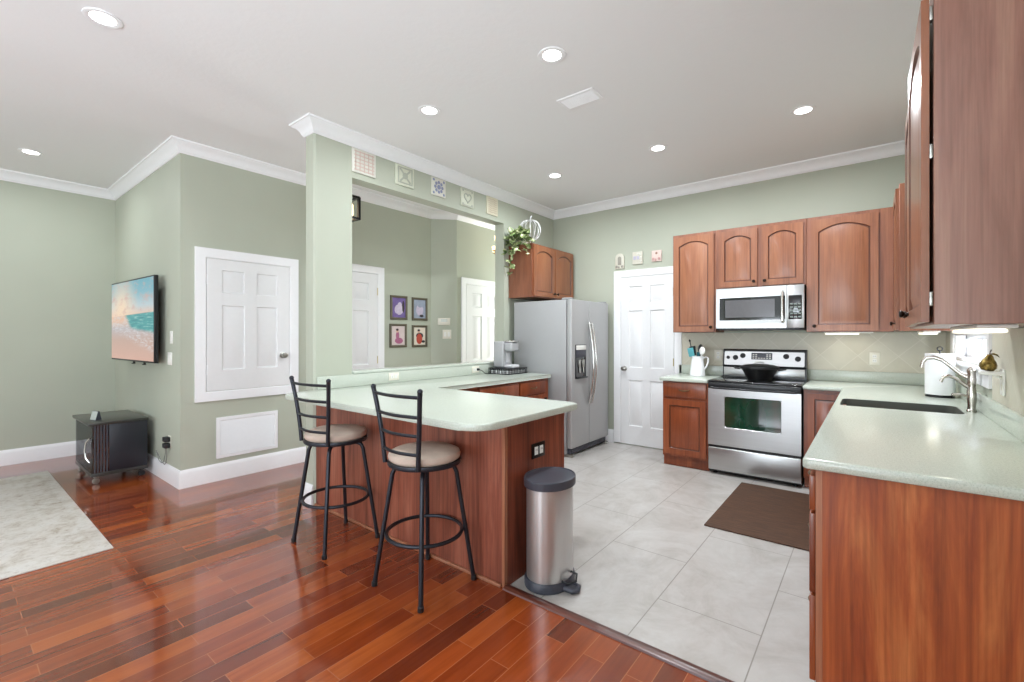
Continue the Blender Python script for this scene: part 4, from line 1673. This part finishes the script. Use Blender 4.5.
# ------------------------------------------------------------------ coffee corner
t = thing('pod_drawer', 'black wire coffee pod drawer under the coffee maker', 'drawer', (-3.265, 4.07, 0.9145), R(90))
b = B()
dw, dp, dh = 0.17, 0.14, 0.07
for z in (0.0068, dh - 0.0068):
    b.tube([(-dw, -dp, z), (dw, -dp, z), (dw, dp, z), (-dw, dp, z)], 0.0065, 6, True)
for k in range(13):
    x = -dw + k * 2 * dw / 12
    for y in (-dp, dp):
        b.tube([(x, y, 0.004), (x, y, dh - 0.004)], 0.0034, 5)
for k in range(10):
    y = -dp + k * 2 * dp / 9
    for x in (-dw, dw):
        b.tube([(x, y, 0.004), (x, y, dh - 0.004)], 0.0034, 5)
for z in (0.026, 0.046):
    b.tube([(-dw, -dp, z), (dw, -dp, z), (dw, dp, z), (-dw, dp, z)], 0.0022, 5, True)
obj('wire_frame', b, M_black, t)
b = B()
b.box(-dw + 0.002, dw - 0.002, -dp + 0.002, dp - 0.002, dh - 0.003, dh, 0.001, 1)
obj('top_tray', b, M_black, t)
b = B()
for i in range(7):
    for j in range(5):
        b.lathe([(0.016, 0.002), (0.021, 0.04), (0.021, 0.042)], (-dw + 0.03 + i * 0.047, -dp + 0.03 + j * 0.054, 0.003), 10)
pods = obj('pods', b, M_ceramic, t)
pods['kind'] = 'stuff'
t = thing('coffee_maker', 'grey single-serve coffee maker on the pod drawer', 'coffee maker', (-3.275, 4.055, 0.9855), R(90))
M_kg = plain('grey_coffee_plastic', srgb(168, 168, 170), 0.35)
M_kl = plain('silver_coffee_plastic', srgb(206, 206, 208), 0.25)
b = B()
b.box(-0.085, 0.085, -0.02, 0.13, 0.0, 0.295, 0.02, 3)
obj('body', b, M_kg, t)
b = B()
b.box(-0.07, 0.07, -0.13, -0.015, 0.185, 0.285, 0.022, 3)
hd = obj('brew_head', b, M_kg, t)
b = B()
b.lathe([(0.062, 0.286), (0.066, 0.292), (0.064, 0.303), (0.05, 0.31), (0.01, 0.312)], (0, -0.068, 0), 24)
b.tube([(-0.06, -0.10, 0.296), (-0.045, -0.142, 0.296), (0.045, -0.142, 0.296), (0.06, -0.10, 0.296)], 0.007, 8)
obj('lever', b, M_bright, hd)
b = B()
b.box(-0.065, 0.065, -0.14, -0.018, 0.0, 0.035, 0.01)
obj('drip_tray', b, M_kl, t)
b = B()
b.box(-0.03, 0.03, -0.026, -0.0205, 0.06, 0.17, 0.004)
obj('front_plate', b, M_kl, t)
t = thing('power_plug', 'black plug and short cord at the outlet left of the pod drawer', 'plug', (XO + 0.034, 3.742, 0.972), R(90))
b = B()
b.box(-0.013, 0.013, -0.026, -0.001, -0.013, 0.013, 0.005)
obj('plug_head', b, M_black, t)
b = B()
b.tube([(0.0, -0.024, 0), (0.02, -0.05, -0.012), (0.06, -0.06, -0.045), (0.10, -0.05, -0.052), (0.145, -0.05, -0.052)], 0.004, 6)
obj('cord', b, M_black, t)

# ------------------------------------------------------------------ pitcher of utensils
px, py = -1.475, 5.10
t = thing('pitcher', 'white ceramic pitcher holding cooking utensils left of the range', 'pitcher', (px, py, 0.9145))
b = B()
b.lathe([(0.072, 0), (0.078, 0.004), (0.078, 0.02), (0.066, 0.12), (0.058, 0.175), (0.060, 0.20), (0.064, 0.212), (0.060, 0.212), (0.054, 0.19), (0.056, 0.12), (0.06, 0.02), (0.01, 0.012)], (0, 0, 0), 32)
obj('jug', b, M_ceramic, t)
b = B()
b.tube([(0.058, 0, 0.19), (0.088, 0, 0.205), (0.108, 0, 0.19), (0.108, 0, 0.15), (0.090, 0, 0.10), (0.068, 0, 0.075)], [0.008, 0.009, 0.009, 0.008, 0.008, 0.009], 10)
obj('handle', b, M_ceramic, t)
M_teal = plain('teal_silicone', srgb(96, 176, 186), 0.5)


def utensil(name, label, base, tip, head, mat_h, mat_s, head_name='head'):
    tt = thing(name, label, 'utensil', (px + base[0], py + base[1], 0.9145 + base[2]))
    d = Vector(tip) - Vector(base)
    b = B()
    b.tube([(0, 0, 0), d], 0.005, 8)
    obj('shaft', b, mat_s, tt)
    b = B()
    head(b, d)
    obj(head_name, b, mat_h, tt)


def aim(p, n):
    yy = Vector((0.6, 0.8, 0))
    xx = yy.cross(n).normalized()
    yy = n.cross(xx)
    return Matrix(((xx.x, yy.x, n.x, p.x), (xx.y, yy.y, n.y, p.y), (xx.z, yy.z, n.z, p.z), (0, 0, 0, 1)))


def spatula(w, h):
    def f(b, d):
        n = d.normalized()
        Mx = aim(d, n)
        b.box(-w, w, -0.004, 0.004, -0.01, h, 0.003, M=Mx)
    return f


def spoon(r1, h):
    def f(b, d):
        n = d.normalized()
        Mx = aim(d + n * h * 0.5, n)
        b.ball((0, 0, 0), 1.0, r1, 0.012, h * 0.5, 16, 8, Mx)
    return f


utensil('spatula', 'teal silicone spatula leaning left in the white pitcher', (-0.012, -0.02, 0.03), (-0.050, -0.035, 0.215), spatula(0.046, 0.085), M_teal, M_teal)
utensil('spoon', 'black serving spoon at the back of the white pitcher', (0.012, 0.01, 0.03), (0.022, 0.02, 0.24), spoon(0.042, 0.10), M_black, M_black)
utensil('ladle', 'white ladle leaning right in the white pitcher', (0.012, -0.02, 0.03), (0.048, -0.030, 0.225), spoon(0.044, 0.09), M_white, M_white)
utensil('whisk', 'thin dark handled whisk poking up left in the pitcher', (-0.012, 0.015, 0.03), (-0.085, 0.02, 0.36), spoon(0.006, 0.03), M_black, M_black)
utensil('turner', 'dark slotted turner behind the teal spatula in the pitcher', (-0.026, 0.0, 0.03), (-0.050, 0.015, 0.225), spatula(0.048, 0.092), M_black, M_black)
utensil('tongs', 'dark teal-handled scraper low between the spatula and ladle', (0.0, -0.005, 0.05), (0.008, -0.010, 0.205), spatula(0.022, 0.05), plain('deep_teal', srgb(40, 92, 100), 0.5), M_teal)

# ------------------------------------------------------------------ plant and wire cloche above the fridge
random.seed(11)
t = thing('trailing_plant', 'variegated ivy trailing over the end of the cabinet above the fridge', 'plant', (-3.31, 4.42, 2.4305))
m = Mat('variegated_leaf')
v = m.coord()
m.base(m.ramp(m.noise(v, 26, 3, 0.6), [(0.36, srgb(70, 94, 54)), (0.46, srgb(112, 136, 80)), (0.55, srgb(164, 176, 124)), (0.66, srgb(220, 218, 186))]))
m.set(Roughness=0.5)
M_leaf = m.m
vines = []
b = B()
for k in range(16):
    a = random.uniform(-PI * 0.95, 0.15) if k < 12 else random.uniform(0, 2 * PI)
    L_ = random.uniform(0.18, 0.33) if k < 12 else 0.15
    drop = random.uniform(0.10, 0.30) if (k % 2 == 0 and math.sin(a) < -0.3) else random.uniform(-0.06, 0.02)
    pts = []
    for i in range(8):
        u = i / 7
        x = math.cos(a) * L_ * u * 0.62
        y = math.sin(a) * L_ * u * 1.15
        z = 0.06 + 0.12 * math.sin(PI * min(u * 1.2, 1)) * 0.8
        if y < -0.11:
            z -= drop * ((-0.11 - y) / 0.12)
        x = max(x, -0.12)
        z = max(z, 0.03) if y > -0.098 else z
        pts.append(Vector((x, y, z)))
    vines.append(pts)
pts = [Vector((0.160, -0.075, 0.050)), Vector((0.170, -0.110, 0.060)), Vector((0.170, -0.120, 0.000)), Vector((0.165, -0.125, -0.080)), Vector((0.160, -0.130, -0.160))]
vines.append(pts)
pts = [Vector((0.000, -0.075, 0.060)), Vector((-0.020, -0.120, 0.070)), Vector((-0.030, -0.165, 0.050)), Vector((-0.050, -0.215, 0.060)), Vector((-0.060, -0.255, 0.050))]
vines.append(pts)
pts = [Vector((0.050, -0.075, 0.060)), Vector((0.030, -0.120, 0.050)), Vector((0.020, -0.130, -0.020)), Vector((0.020, -0.135, -0.070))]
vines.append(pts)
for pts in vines:
    b.tube(pts, 0.0025, 5)
obj('stems', b, plain('ivy_stem', srgb(92, 98, 58), 0.6), t)
b = B()


def leaf(b, c, d, up, s):
    d = d.normalized()
    sd = d.cross(up)
    if sd.length < 1e-3:
        sd = Vector((1, 0, 0))
    sd.normalize()
    nn = sd.cross(d)
    shape = [(0, 0), (0.35, 0.42), (0.8, 0.5), (1.0, 0.32), (1.5, 0.0), (1.0, -0.32), (0.8, -0.5), (0.35, -0.42)]
    ring_ = [c + d * (u * s) + sd * (v_ * s) + nn * (-0.25 * abs(v_) * s - 0.12 * u * u * s) for u, v_ in shape]
    mid = c + d * (0.7 * s)
    vv = [b.bm.verts.new(p) for p in ring_]
    vm = b.bm.verts.new(mid)
    for i in range(8):
        b.bm.faces.new((vv[i], vv[(i + 1) % 8], vm))


for pts in vines:
    for i in range(1, len(pts)):
        for q in range(3):
            p = pts[i - 1].lerp(pts[i], random.random())
            dr = Vector((random.uniform(-1, 1), random.uniform(-1.2, 0.6), random.uniform(-0.5, 0.9)))
            leaf(b, p, dr, Vector((random.uniform(-0.4, 0.8), random.uniform(-0.6, 0.2), 1)), random.uniform(0.042, 0.068))
for vv in b.bm.verts:
    if vv.co.y > -0.09 and vv.co.z < 0.004:
        vv.co.z = 0.004
    vv.co.x = max(vv.co.x, -0.128)
obj('leaves', b, M_leaf, t, ang=60)
b = B()
b.lathe([(0.055, 0.0005), (0.065, 0.004), (0.075, 0.06), (0.078, 0.065), (0.06, 0.062), (0.01, 0.055)], (0, 0, 0), 20)
obj('pot', b, M_ivory, t)

t = thing('wire_pumpkin', 'white wire pumpkin-shaped cage above the ivy on the fridge cabinet', 'wire ornament', (-3.30, 4.545, 2.50))
b = B()
for k in range(14):
    a = 2 * PI * k / 14
    pts = []
    for i in range(13):
        f = -PI / 2 + PI * i / 12
        rr = 0.135 * math.cos(f) ** 0.75 if math.cos(f) > 0.01 else 0.004
        zc = 0.14 + 0.125 * math.sin(f) - (0.02 if i in (0, 12) else 0) * (1 if i == 12 else -1)
        pts.append((rr * math.cos(a), rr * math.sin(a), zc))
    b.tube(pts, 0.003, 6)
obj('ribs', b, M_ceramic, t)
b = B()
b.ring((0, 0, 0.255), 0.02, 0.005, 16, 6)
b.tube([(0, 0, 0.245), (0.006, 0, 0.275), (0.016, 0.0, 0.302), (0.03, 0, 0.312)], 0.007, 8)
obj('stem', b, M_ceramic, t)
b = B()
b.lathe([(0.05, -0.0685), (0.055, -0.066), (0.02, -0.045), (0.012, 0.0), (0.018, 0.012), (0.01, 0.018)], (0, 0, 0), 16)
obj('stand', b, M_ceramic, t)

# ------------------------------------------------------------------ decorative tiles over the pass-through
M_tw = plain('decor_tile_white', srgb(214, 212, 202), 0.4, noise=0.02)
M_tg = plain('decor_tile_sage', srgb(208, 210, 192), 0.45, noise=0.03)
M_tred = plain('decor_tile_red', srgb(210, 184, 174), 0.5)
M_tblue = plain('decor_tile_blue', srgb(134, 140, 168), 0.45)
M_tgrey = plain('decor_tile_grey', srgb(172, 176, 162), 0.5)


def dtile(label, yc, w, h, zc, deco, face, ink, ink_name):
    t = thing('decorative_tile', label, 'tile', (XO + 0.0005, yc, zc), R(90), 'decorative tiles above the pass-through')
    b = B()
    b.box(-w / 2, w / 2, -0.016, -0.0005, -h / 2, h / 2, 0.003)
    obj('plaque', b, face, t)
    b = B()
    deco(b, w, h)
    obj(ink_name, b, ink, t)


def d_grid(b, w, h):
    for i in range(5):
        x = -w * 0.36 + i * w * 0.18
        b.box(x - 0.0035, x + 0.0035, -0.0185, -0.0162, -h * 0.42, h * 0.42)
    for j in range(6):
        z = -h * 0.38 + j * h * 0.152
        b.box(-w * 0.42, w * 0.42, -0.0185, -0.0162, z - 0.004, z + 0.004)


def d_frame_cross(b, w, h):
    for x0, x1, z0, z1 in ((-0.40, 0.40, 0.34, 0.40), (-0.40, 0.40, -0.40, -0.34), (-0.40, -0.34, -0.34, 0.34), (0.34, 0.40, -0.34, 0.34)):
        b.box(x0 * w, x1 * w, -0.021, -0.0162, z0 * h, z1 * h, 0.001, 1)
    for a in (45, -45):
        b.box(-0.085 * 1, 0.085, -0.021, -0.0162, -0.009, 0.009, 0.002, 1, Matrix.Rotation(R(a), 4, 'Y'))
    Mx = Matrix.Rotation(R(90), 4, 'X')
    b.lathe([(0.03, 0.0163), (0.03, 0.021), (0.018, 0.023), (0.004, 0.023)], (0, 0, 0), 16, M=Mx)


def d_rosette(b, w, h):
    Mx = Matrix.Rotation(R(90), 4, 'X')
    for k in range(8):
        a = 2 * PI * k / 8
        b.ball((0.048 * math.cos(a), -0.0162, 0.048 * math.sin(a)), 0.017, 1, 0.2, 1, 10, 6)
    b.lathe([(0.024, 0.0163), (0.024, 0.020), (0.012, 0.022), (0.002, 0.022)], (0, 0, 0), 14, M=Mx)
    for sx in (-1, 1):
        for sz in (-1, 1):
            b.ball((sx * w * 0.36, -0.0162, sz * h * 0.36), 0.014, 1, 0.2, 1, 8, 5)


def d_heart(b, w, h):
    pts = []
    for k in range(24):
        q = 2 * PI * k / 24
        pts.append((0.0034 * 16 * math.sin(q) ** 3, 0.0034 * (13 * math.cos(q) - 5 * math.cos(2 * q) - 2 * math.cos(3 * q) - math.cos(4 * q))))
    b.tube([(x, -0.0175, z) for x, z in pts], 0.006, 6, True)
    for sx in (-1, 1):
        for sz in (-1, 1):
            b.ball((sx * w * 0.36, -0.0162, sz * h * 0.38), 0.012, 1, 0.3, 1, 8, 5)
    for z in (-0.44, 0.44):
        b.box(-w * 0.44, w * 0.44, -0.019, -0.0162, z * h - 0.003, z * h + 0.003)


def d_lines(b, w, h):
    for j in range(7):
        z = -h * 0.36 + j * h * 0.12
        pts = [(-w * 0.38 + w * 0.76 * i / 8, -0.0172, z + 0.006 * math.sin(i * 1.6)) for i in range(9)]
        b.tube(pts, 0.003, 5)


dtile('white decorative tile with red grid, first above the pass-through from the column', 2.318, 0.235, 0.205, 2.842, d_grid, M_tw, M_tred, 'grid')
dtile('pale embossed cross tile, second above the pass-through from the column', 2.758, 0.215, 0.190, 2.848, d_frame_cross, M_tg, M_tgrey, 'relief')
dtile('white tile with blue rosette, middle one above the pass-through', 3.185, 0.190, 0.180, 2.851, d_rosette, M_tw, M_tblue, 'rosette')
dtile('pale tile with raised heart, second above the pass-through from the fridge', 3.605, 0.195, 0.188, 2.842, d_heart, M_tg, M_tgrey, 'relief')
dtile('cream tile with wavy lines, above the pass-through nearest the fridge', 4.02, 0.195, 0.205, 2.846, d_lines, plain('decor_tile_cream', srgb(212, 206, 184), 0.45), plain('decor_tile_tan', srgb(188, 170, 150), 0.5), 'relief')

# three small plaques above the pantry door
M_pl = plain('plaque_cream', srgb(206, 202, 188), 0.5)


def plaque(label, xc, zc, w, h, top, face, parts):
    t = thing('wall_plaque', label, 'plaque', (xc, YB - 0.0005, zc), 0, 'plaques above the pantry door')
    b = B()
    pts = [(-w / 2, -h / 2), (w / 2, -h / 2), (w / 2, h / 2 - top)]
    n = 8
    if top > 0.03:
        pts += [(w / 2 * math.cos(PI * k / n), h / 2 - top + top * math.sin(PI * k / n)) for k in range(1, n)]
    pts += [(-w / 2, h / 2 - top)]
    b.prism(pts, 0.0005, 0.018, 0.003, M=Matrix.Rotation(R(90), 4, 'X'))
    obj('board', b, face, t)
    for nm, mt, fn in parts:
        b = B()
        fn(b)
        obj(nm, b, mt, t)


def blob(pts, r=0.014):
    def f(b):
        for x, z, s in pts:
            b.ball((x, -0.0185, z), r * s, 1, 0.35, 1, 10, 6)
    return f


M_pp = plain('plaque_pink', srgb(216, 194, 186), 0.5)
M_pg = plain('plaque_grey', srgb(150, 146, 136), 0.5)
M_pv = plain('plaque_lilac', srgb(186, 182, 200), 0.5)


def arch_door(b):
    b.prism(rounded([(-0.022, -0.05, 0), (0.022, -0.05, 0), (0.022, 0.055, 0.02), (-0.022, 0.055, 0.02)]), 0.0182, 0.022, M=Matrix.Rotation(R(90), 4, 'X'))


plaque('arched cream house plaque above the pantry door, nearest the fridge', -2.475, 2.277, 0.12, 0.19, 0.058, M_pl, [('door_relief', M_pg, arch_door), ('flowers', M_pg, blob([(-0.04, -0.07, 1.2), (-0.01, -0.078, 1), (0.035, -0.072, 1.2)]))])
plaque('pale plaque with lilac squares, middle one above the pantry door', -2.242, 2.292, 0.128, 0.15, 0.0, M_pl, [('squares', M_pv, lambda b: [b.box(-0.052 + i * 0.042, -0.018 + i * 0.042, -0.022, -0.0182, -0.02, 0.022, 0.002, 1) for i in range(2)]), ('flowers', M_tw, blob([(0.03, 0.04, 1.3), (0.04, 0.0, 1.2), (0.0, 0.05, 1.0), (0.045, -0.04, 1.0)]))])
plaque('pink birdhouse plaque above the pantry door, nearest the wall cabinet', -2.006, 2.302, 0.12, 0.15, 0.02, M_pp, [('hole', plain('plaque_tan', srgb(160, 124, 106), 0.5), blob([(0.0, 0.022, 1.0)])), ('flowers', plain('plaque_rose', srgb(200, 156, 152), 0.5), blob([(-0.04, -0.045, 1.2), (-0.01, -0.055, 1.0), (0.03, -0.045, 1.2)]))])

# ------------------------------------------------------------------ photo frames in the hall
M_frame = plain('pewter_frame', srgb(104, 98, 84), 0.4, 0.5)


def photo(label, y0, y1, z0, z1, bgm, shapes):
    w, h = y1 - y0, z1 - z0
    t = thing('picture_frame', label, 'picture frame', (XC + 0.0005, (y0 + y1) / 2, (z0 + z1) / 2), R(90), 'four framed photographs on the hall wall')
    b = B()
    prof_p = [(0, 0), (0, 0.018), (0.012, 0.022), (0.028, 0.014), (0.030, 0.0)]
    crn = [((-w / 2, -h / 2), (1, 1)), ((w / 2, -h / 2), (-1, 1)), ((w / 2, h / 2), (-1, -1)), ((-w / 2, h / 2), (1, -1))]
    loops = [[(x + dx * u, -v_, z + dz * u) for u, v_ in prof_p] for (x, z), (dx, dz) in crn]
    b.loft(loops + [loops[0]], False, False)
    obj('frame', b, M_frame, t, ang=25)
    b = B()
    b.box(-w / 2 + 0.029, w / 2 - 0.029, -0.008, -0.001, -h / 2 + 0.029, h / 2 - 0.029)
    mats = [bgm]
    for k, (x, z, rx, rz_, mt) in enumerate(shapes):
        if mt not in mats:
            mats.append(mt)
        b.mi = mats.index(mt)
        pts = [(x * w + rx * w * math.cos(2 * PI * i / 18), -0.0082 - 0.0004 * (k + 1), z * h + rz_ * h * math.sin(2 * PI * i / 18)) for i in range(18)]
        b.face(pts)
    obj('photograph', b, mats, t)


P_pur = plain('photo_purple', srgb(112, 92, 150), 0.4, noise=0.25, nscale=12)
P_lil = plain('photo_lilac', srgb(196, 184, 204), 0.4, noise=0.1)
P_blue = plain('photo_blue_grey', srgb(150, 158, 178), 0.4, noise=0.15, nscale=12)
P_skin = plain('photo_skin', srgb(206, 166, 150), 0.5)
P_dark = plain('photo_dark', srgb(52, 44, 52), 0.5)
P_rose = plain('photo_rose', srgb(168, 96, 130), 0.5, noise=0.12)
P_bgp = plain('photo_blush', srgb(206, 190, 188), 0.5)
P_bgw = plain('photo_cream', srgb(222, 212, 198), 0.5)
P_red = plain('photo_red', srgb(186, 72, 56), 0.5, noise=0.1)
photo('framed purple-toned photo, upper left of four on the hall wall', 3.572, 3.835, 1.55, 1.858, P_pur, [(0.0, -0.08, 0.26, 0.22, P_lil), (0.05, 0.12, 0.12, 0.11, P_lil), (0.26, 0.05, 0.07, 0.25, P_dark), (-0.18, -0.30, 0.12, 0.06, P_pur)])
photo('framed blue-grey photo, upper right of four on the hall wall', 3.916, 4.175, 1.55, 1.852, P_blue, [(0.0, -0.05, 0.24, 0.24, P_lil), (0.02, 0.14, 0.14, 0.07, P_blue), (0.12, -0.30, 0.14, 0.06, P_dark)])
photo('framed photo of a seated figure in rose, lower left on the hall wall', 3.560, 3.825, 1.197, 1.497, P_bgp, [(-0.04, 0.0, 0.10, 0.18, P_rose), (0.04, -0.22, 0.24, 0.13, P_rose), (-0.06, 0.20, 0.075, 0.085, P_skin), (-0.06, 0.25, 0.08, 0.05, P_dark)])
photo('framed photo of a figure in red, lower right on the hall wall', 3.916, 4.172, 1.195, 1.484, P_bgw, [(0.0, 0.02, 0.24, 0.14, P_dark), (-0.02, -0.13, 0.20, 0.24, P_red), (-0.06, 0.22, 0.085, 0.09, P_skin), (-0.06, 0.27, 0.09, 0.05, P_dark), (0.24, -0.25, 0.12, 0.06, P_dark)])

# thermostat and alarm pad on the diagonal wall
t = thing('thermostat', 'white rectangular thermostat on the narrow angled hall wall', 'thermostat', (-4.642, 4.378, 1.54), R(45))
b = B()
b.box(-0.085, 0.085, -0.03, -0.001, -0.05, 0.05, 0.006)
obj('housing', b, M_ivory, t)
b = B()
b.box(-0.045, 0.045, -0.032, -0.0301, -0.005, 0.035, 0.001, 1)
obj('display', b, plain('lcd_grey', srgb(196, 200, 190), 0.2), t)
t = thing('light_switch', 'white wall switch plate just below the hall thermostat', 'switch', (-4.615, 4.405, 1.365), R(45))
b = B()
b.box(-0.06, 0.06, -0.010, -0.001, -0.062, 0.062, 0.004)
obj('cover_plate', b, M_ivory, t)
b = B()
for x in (-0.025, 0.025):
    b.box(x - 0.015, x + 0.015, -0.0125, -0.0101, -0.032, 0.032, 0.001, 1)
obj('rocker', b, M_white, t)

# hall pendants
M_bulb = emit('warm_bulb', (1.0, 0.72, 0.40, 1), 2.0)
t = thing('lantern', 'black framed hall lantern peeking past the column edge', 'lantern', (-4.2, 2.63, 2.53))
hw = 0.075
b = B()
for sx in (-1, 1):
    for sy in (-1, 1):
        b.box(sx * hw - 0.014, sx * hw + 0.014, sy * hw - 0.014, sy * hw + 0.014, 0.0, 0.23, 0.002, 1)
for z in (0.0, 0.215):
    for s_ in (-1, 1):
        b.box(-hw, hw, s_ * hw - 0.014, s_ * hw + 0.014, z, z + 0.022)
        b.box(s_ * hw - 0.014, s_ * hw + 0.014, -hw, hw, z, z + 0.022)
obj('frame', b, M_black, t)
b = B()
b.box(-hw + 0.012, hw - 0.012, -hw + 0.012, hw - 0.012, 0.02, 0.03)
b.lathe([(0.04, 0.03), (0.052, 0.06), (0.050, 0.15), (0.02, 0.20)], (0, 0, 0), 16)
obj('bulb', b, M_bulb, t)
b = B()
b.tube([(0, 0, 0.225), (0, 0, ZC - 2.53 - 0.02)], 0.006, 8)
for sx in (-1, 1):
    b.tube([(sx * hw, sx * hw, 0.23), (0, 0, 0.27)], 0.005, 6)
    b.tube([(sx * hw, -sx * hw, 0.23), (0, 0, 0.27)], 0.005, 6)
b.lathe([(0.06, ZC - 2.53 - 0.022), (0.06, ZC - 2.53 - 0.001)], (0, 0, 0), 18)
obj('hanger', b, M_black, t)

M_brass = plain('polished_brass', srgb(196, 156, 92), 0.25, 1.0)
t = thing('chandelier', 'brass chandelier arm and shades glimpsed at the right edge of the pass-through', 'chandelier', (-4.1, 5.03, 2.45))
b = B()
b.tube([(0, 0, 0.10), (0, 0, ZC - 2.45 - 0.02)], 0.007, 8)
b.lathe([(0.06, ZC - 2.45 - 0.03), (0.065, ZC - 2.45 - 0.001)], (0, 0, 0), 18)
b.lathe([(0.01, 0.04), (0.03, 0.06), (0.045, 0.10), (0.02, 0.15), (0.03, 0.19), (0.012, 0.24)], (0, 0, 0), 18)
obj('stem', b, M_brass, t)
for k in range(5):
    a = 2 * PI * k / 5 - PI / 2 - 0.25
    for zz, rr in ((0.06, 0.17), (0.21, 0.13)):
        ca, sa = math.cos(a), math.sin(a)
        b = B()
        b.tube([(0.02 * ca, 0.02 * sa, zz + 0.02), (rr * 0.5 * ca, rr * 0.5 * sa, zz - 0.03), (rr * 0.9 * ca, rr * 0.9 * sa, zz - 0.015), (rr * ca, rr * sa, zz + 0.02)], 0.006, 6)
        b.lathe([(0.008, zz + 0.015), (0.03, zz + 0.022), (0.032, zz + 0.028)], (rr * ca, rr * sa, 0), 14)
        ar = obj('arm', b, M_brass, t)
        b = B()
        b.lathe([(0.012, zz + 0.029), (0.034, zz + 0.045), (0.040, zz + 0.07), (0.036, zz + 0.085), (0.012, zz + 0.09)], (rr * ca, rr * sa, 0), 14)
        obj('shade', b, M_bulb, ar)

# ------------------------------------------------------------------ ceiling fixtures and lamps
spots = [(-3.242, 0.568, 'left front recessed light, largest near the top left of the ceiling'),
         (-6.132, 0.569, 'recessed light over the far left living corner'),
         (-2.63, 2.33, 'recessed light just right of the column end'),
         (-1.527, 2.33, 'recessed light nearest the ceiling air vent, towards the camera'),
         (-1.527, 4.08, 'recessed light between pantry door and range'),
         (-0.409, 4.075, 'recessed light above the mat, nearest the right wall cabinets'),
         (-2.65, 4.104, 'recessed light in the corner above the refrigerator')]
for i, (x, y, lb) in enumerate(spots):
    if i == 0:
        t = thing('recessed_light', lb, 'ceiling light', (x, y, ZC), 0, 'recessed ceiling lights')
        b = B()
        b.lathe([(0.056, -0.001), (0.056, -0.004), (0.070, -0.008), (0.082, -0.005), (0.084, -0.001)], (0, 0, 0), 32, cap0=False, cap1=False)
        obj('trim_ring', b, M_trim, t)
        b = B()
        b.lathe([(0.055, -0.001), (0.055, -0.003), (0.03, -0.005), (0.003, -0.006)], (0, 0, 0), 28)
        obj('lens', b, M_lens, t)
        first = t
    else:
        dup(first, (x, y, ZC), 0, lb)
    area_light('recessed_lamp', (x, y, ZC - 0.012), (0, 0, 0), 0.11, 0.11, (9.0, 9.0, 12.0, 19.0, 24.0, 26.0, 18.0)[i], (0.90, 0.96, 1.0), 'DISK', 170)

t = thing('ceiling_vent', 'white louvred air vent in the kitchen ceiling', 'vent', (-1.652, 2.887, ZC))
vw, vh = 0.148, 0.088
b = B()
prof_v = [(0, 0.0), (0.004, -0.006), (0.022, -0.009), (0.026, 0.0)]
crn = [((-vw, -vh), (1, 1)), ((vw, -vh), (-1, 1)), ((vw, vh), (-1, -1)), ((-vw, vh), (1, -1))]
loops = [[(x + dx * u, y + dy * u, -0.0005 + v_) for u, v_ in prof_v] for (x, y), (dx, dy) in crn]
b.loft(loops + [loops[0]], False, False)
obj('frame', b, M_trim, t, ang=25)
b = B()
b.box(-vw + 0.022, vw - 0.022, -vh + 0.022, vh - 0.022, -0.002, -0.0006)
for k in range(9):
    y = -vh + 0.026 + k * (2 * vh - 0.052) / 8.6
    b.loft([[(x, y, -0.003), (x, y + 0.010, -0.011), (x, y + 0.012, -0.010), (x, y + 0.003, -0.002)] for x in (-vw + 0.024, vw - 0.024)])
obj('louvres', b, M_trim, t)


def under_light(label, loc, rz, ln, power):
    t = thing('under_cabinet_light', label, 'light', loc, rz, 'under-cabinet lights')
    b = B()
    b.box(-ln / 2, ln / 2, -0.045, 0.045, -0.012, -0.0005, 0.003)
    obj('housing', b, M_white, t)
    b = B()
    b.box(-ln / 2 + 0.01, ln / 2 - 0.10, -0.040, 0.040, -0.026, -0.0125, 0.006)
    obj('diffuser', b, M_under, t)
    lx = area_light('under_cabinet_lamp', (loc[0], loc[1], loc[2] - 0.03), (0, 0, rz), ln * 0.8, 0.06, power * 0.10, (1.0, 0.95, 0.82))


under_light('lit strip under the large foreground wall cabinet at right', (0.30, 2.32, UZ0), R(-90), 0.62, 5)
under_light('lit strip under the corner wall cabinet above the paper towels', (0.33, 4.62, UZ0), R(-90), 0.55, 4)
under_light('lit strip under the wall cabinet right of the microwave', (-0.17, 5.14, UZ0), 0, 0.36, 3.5)
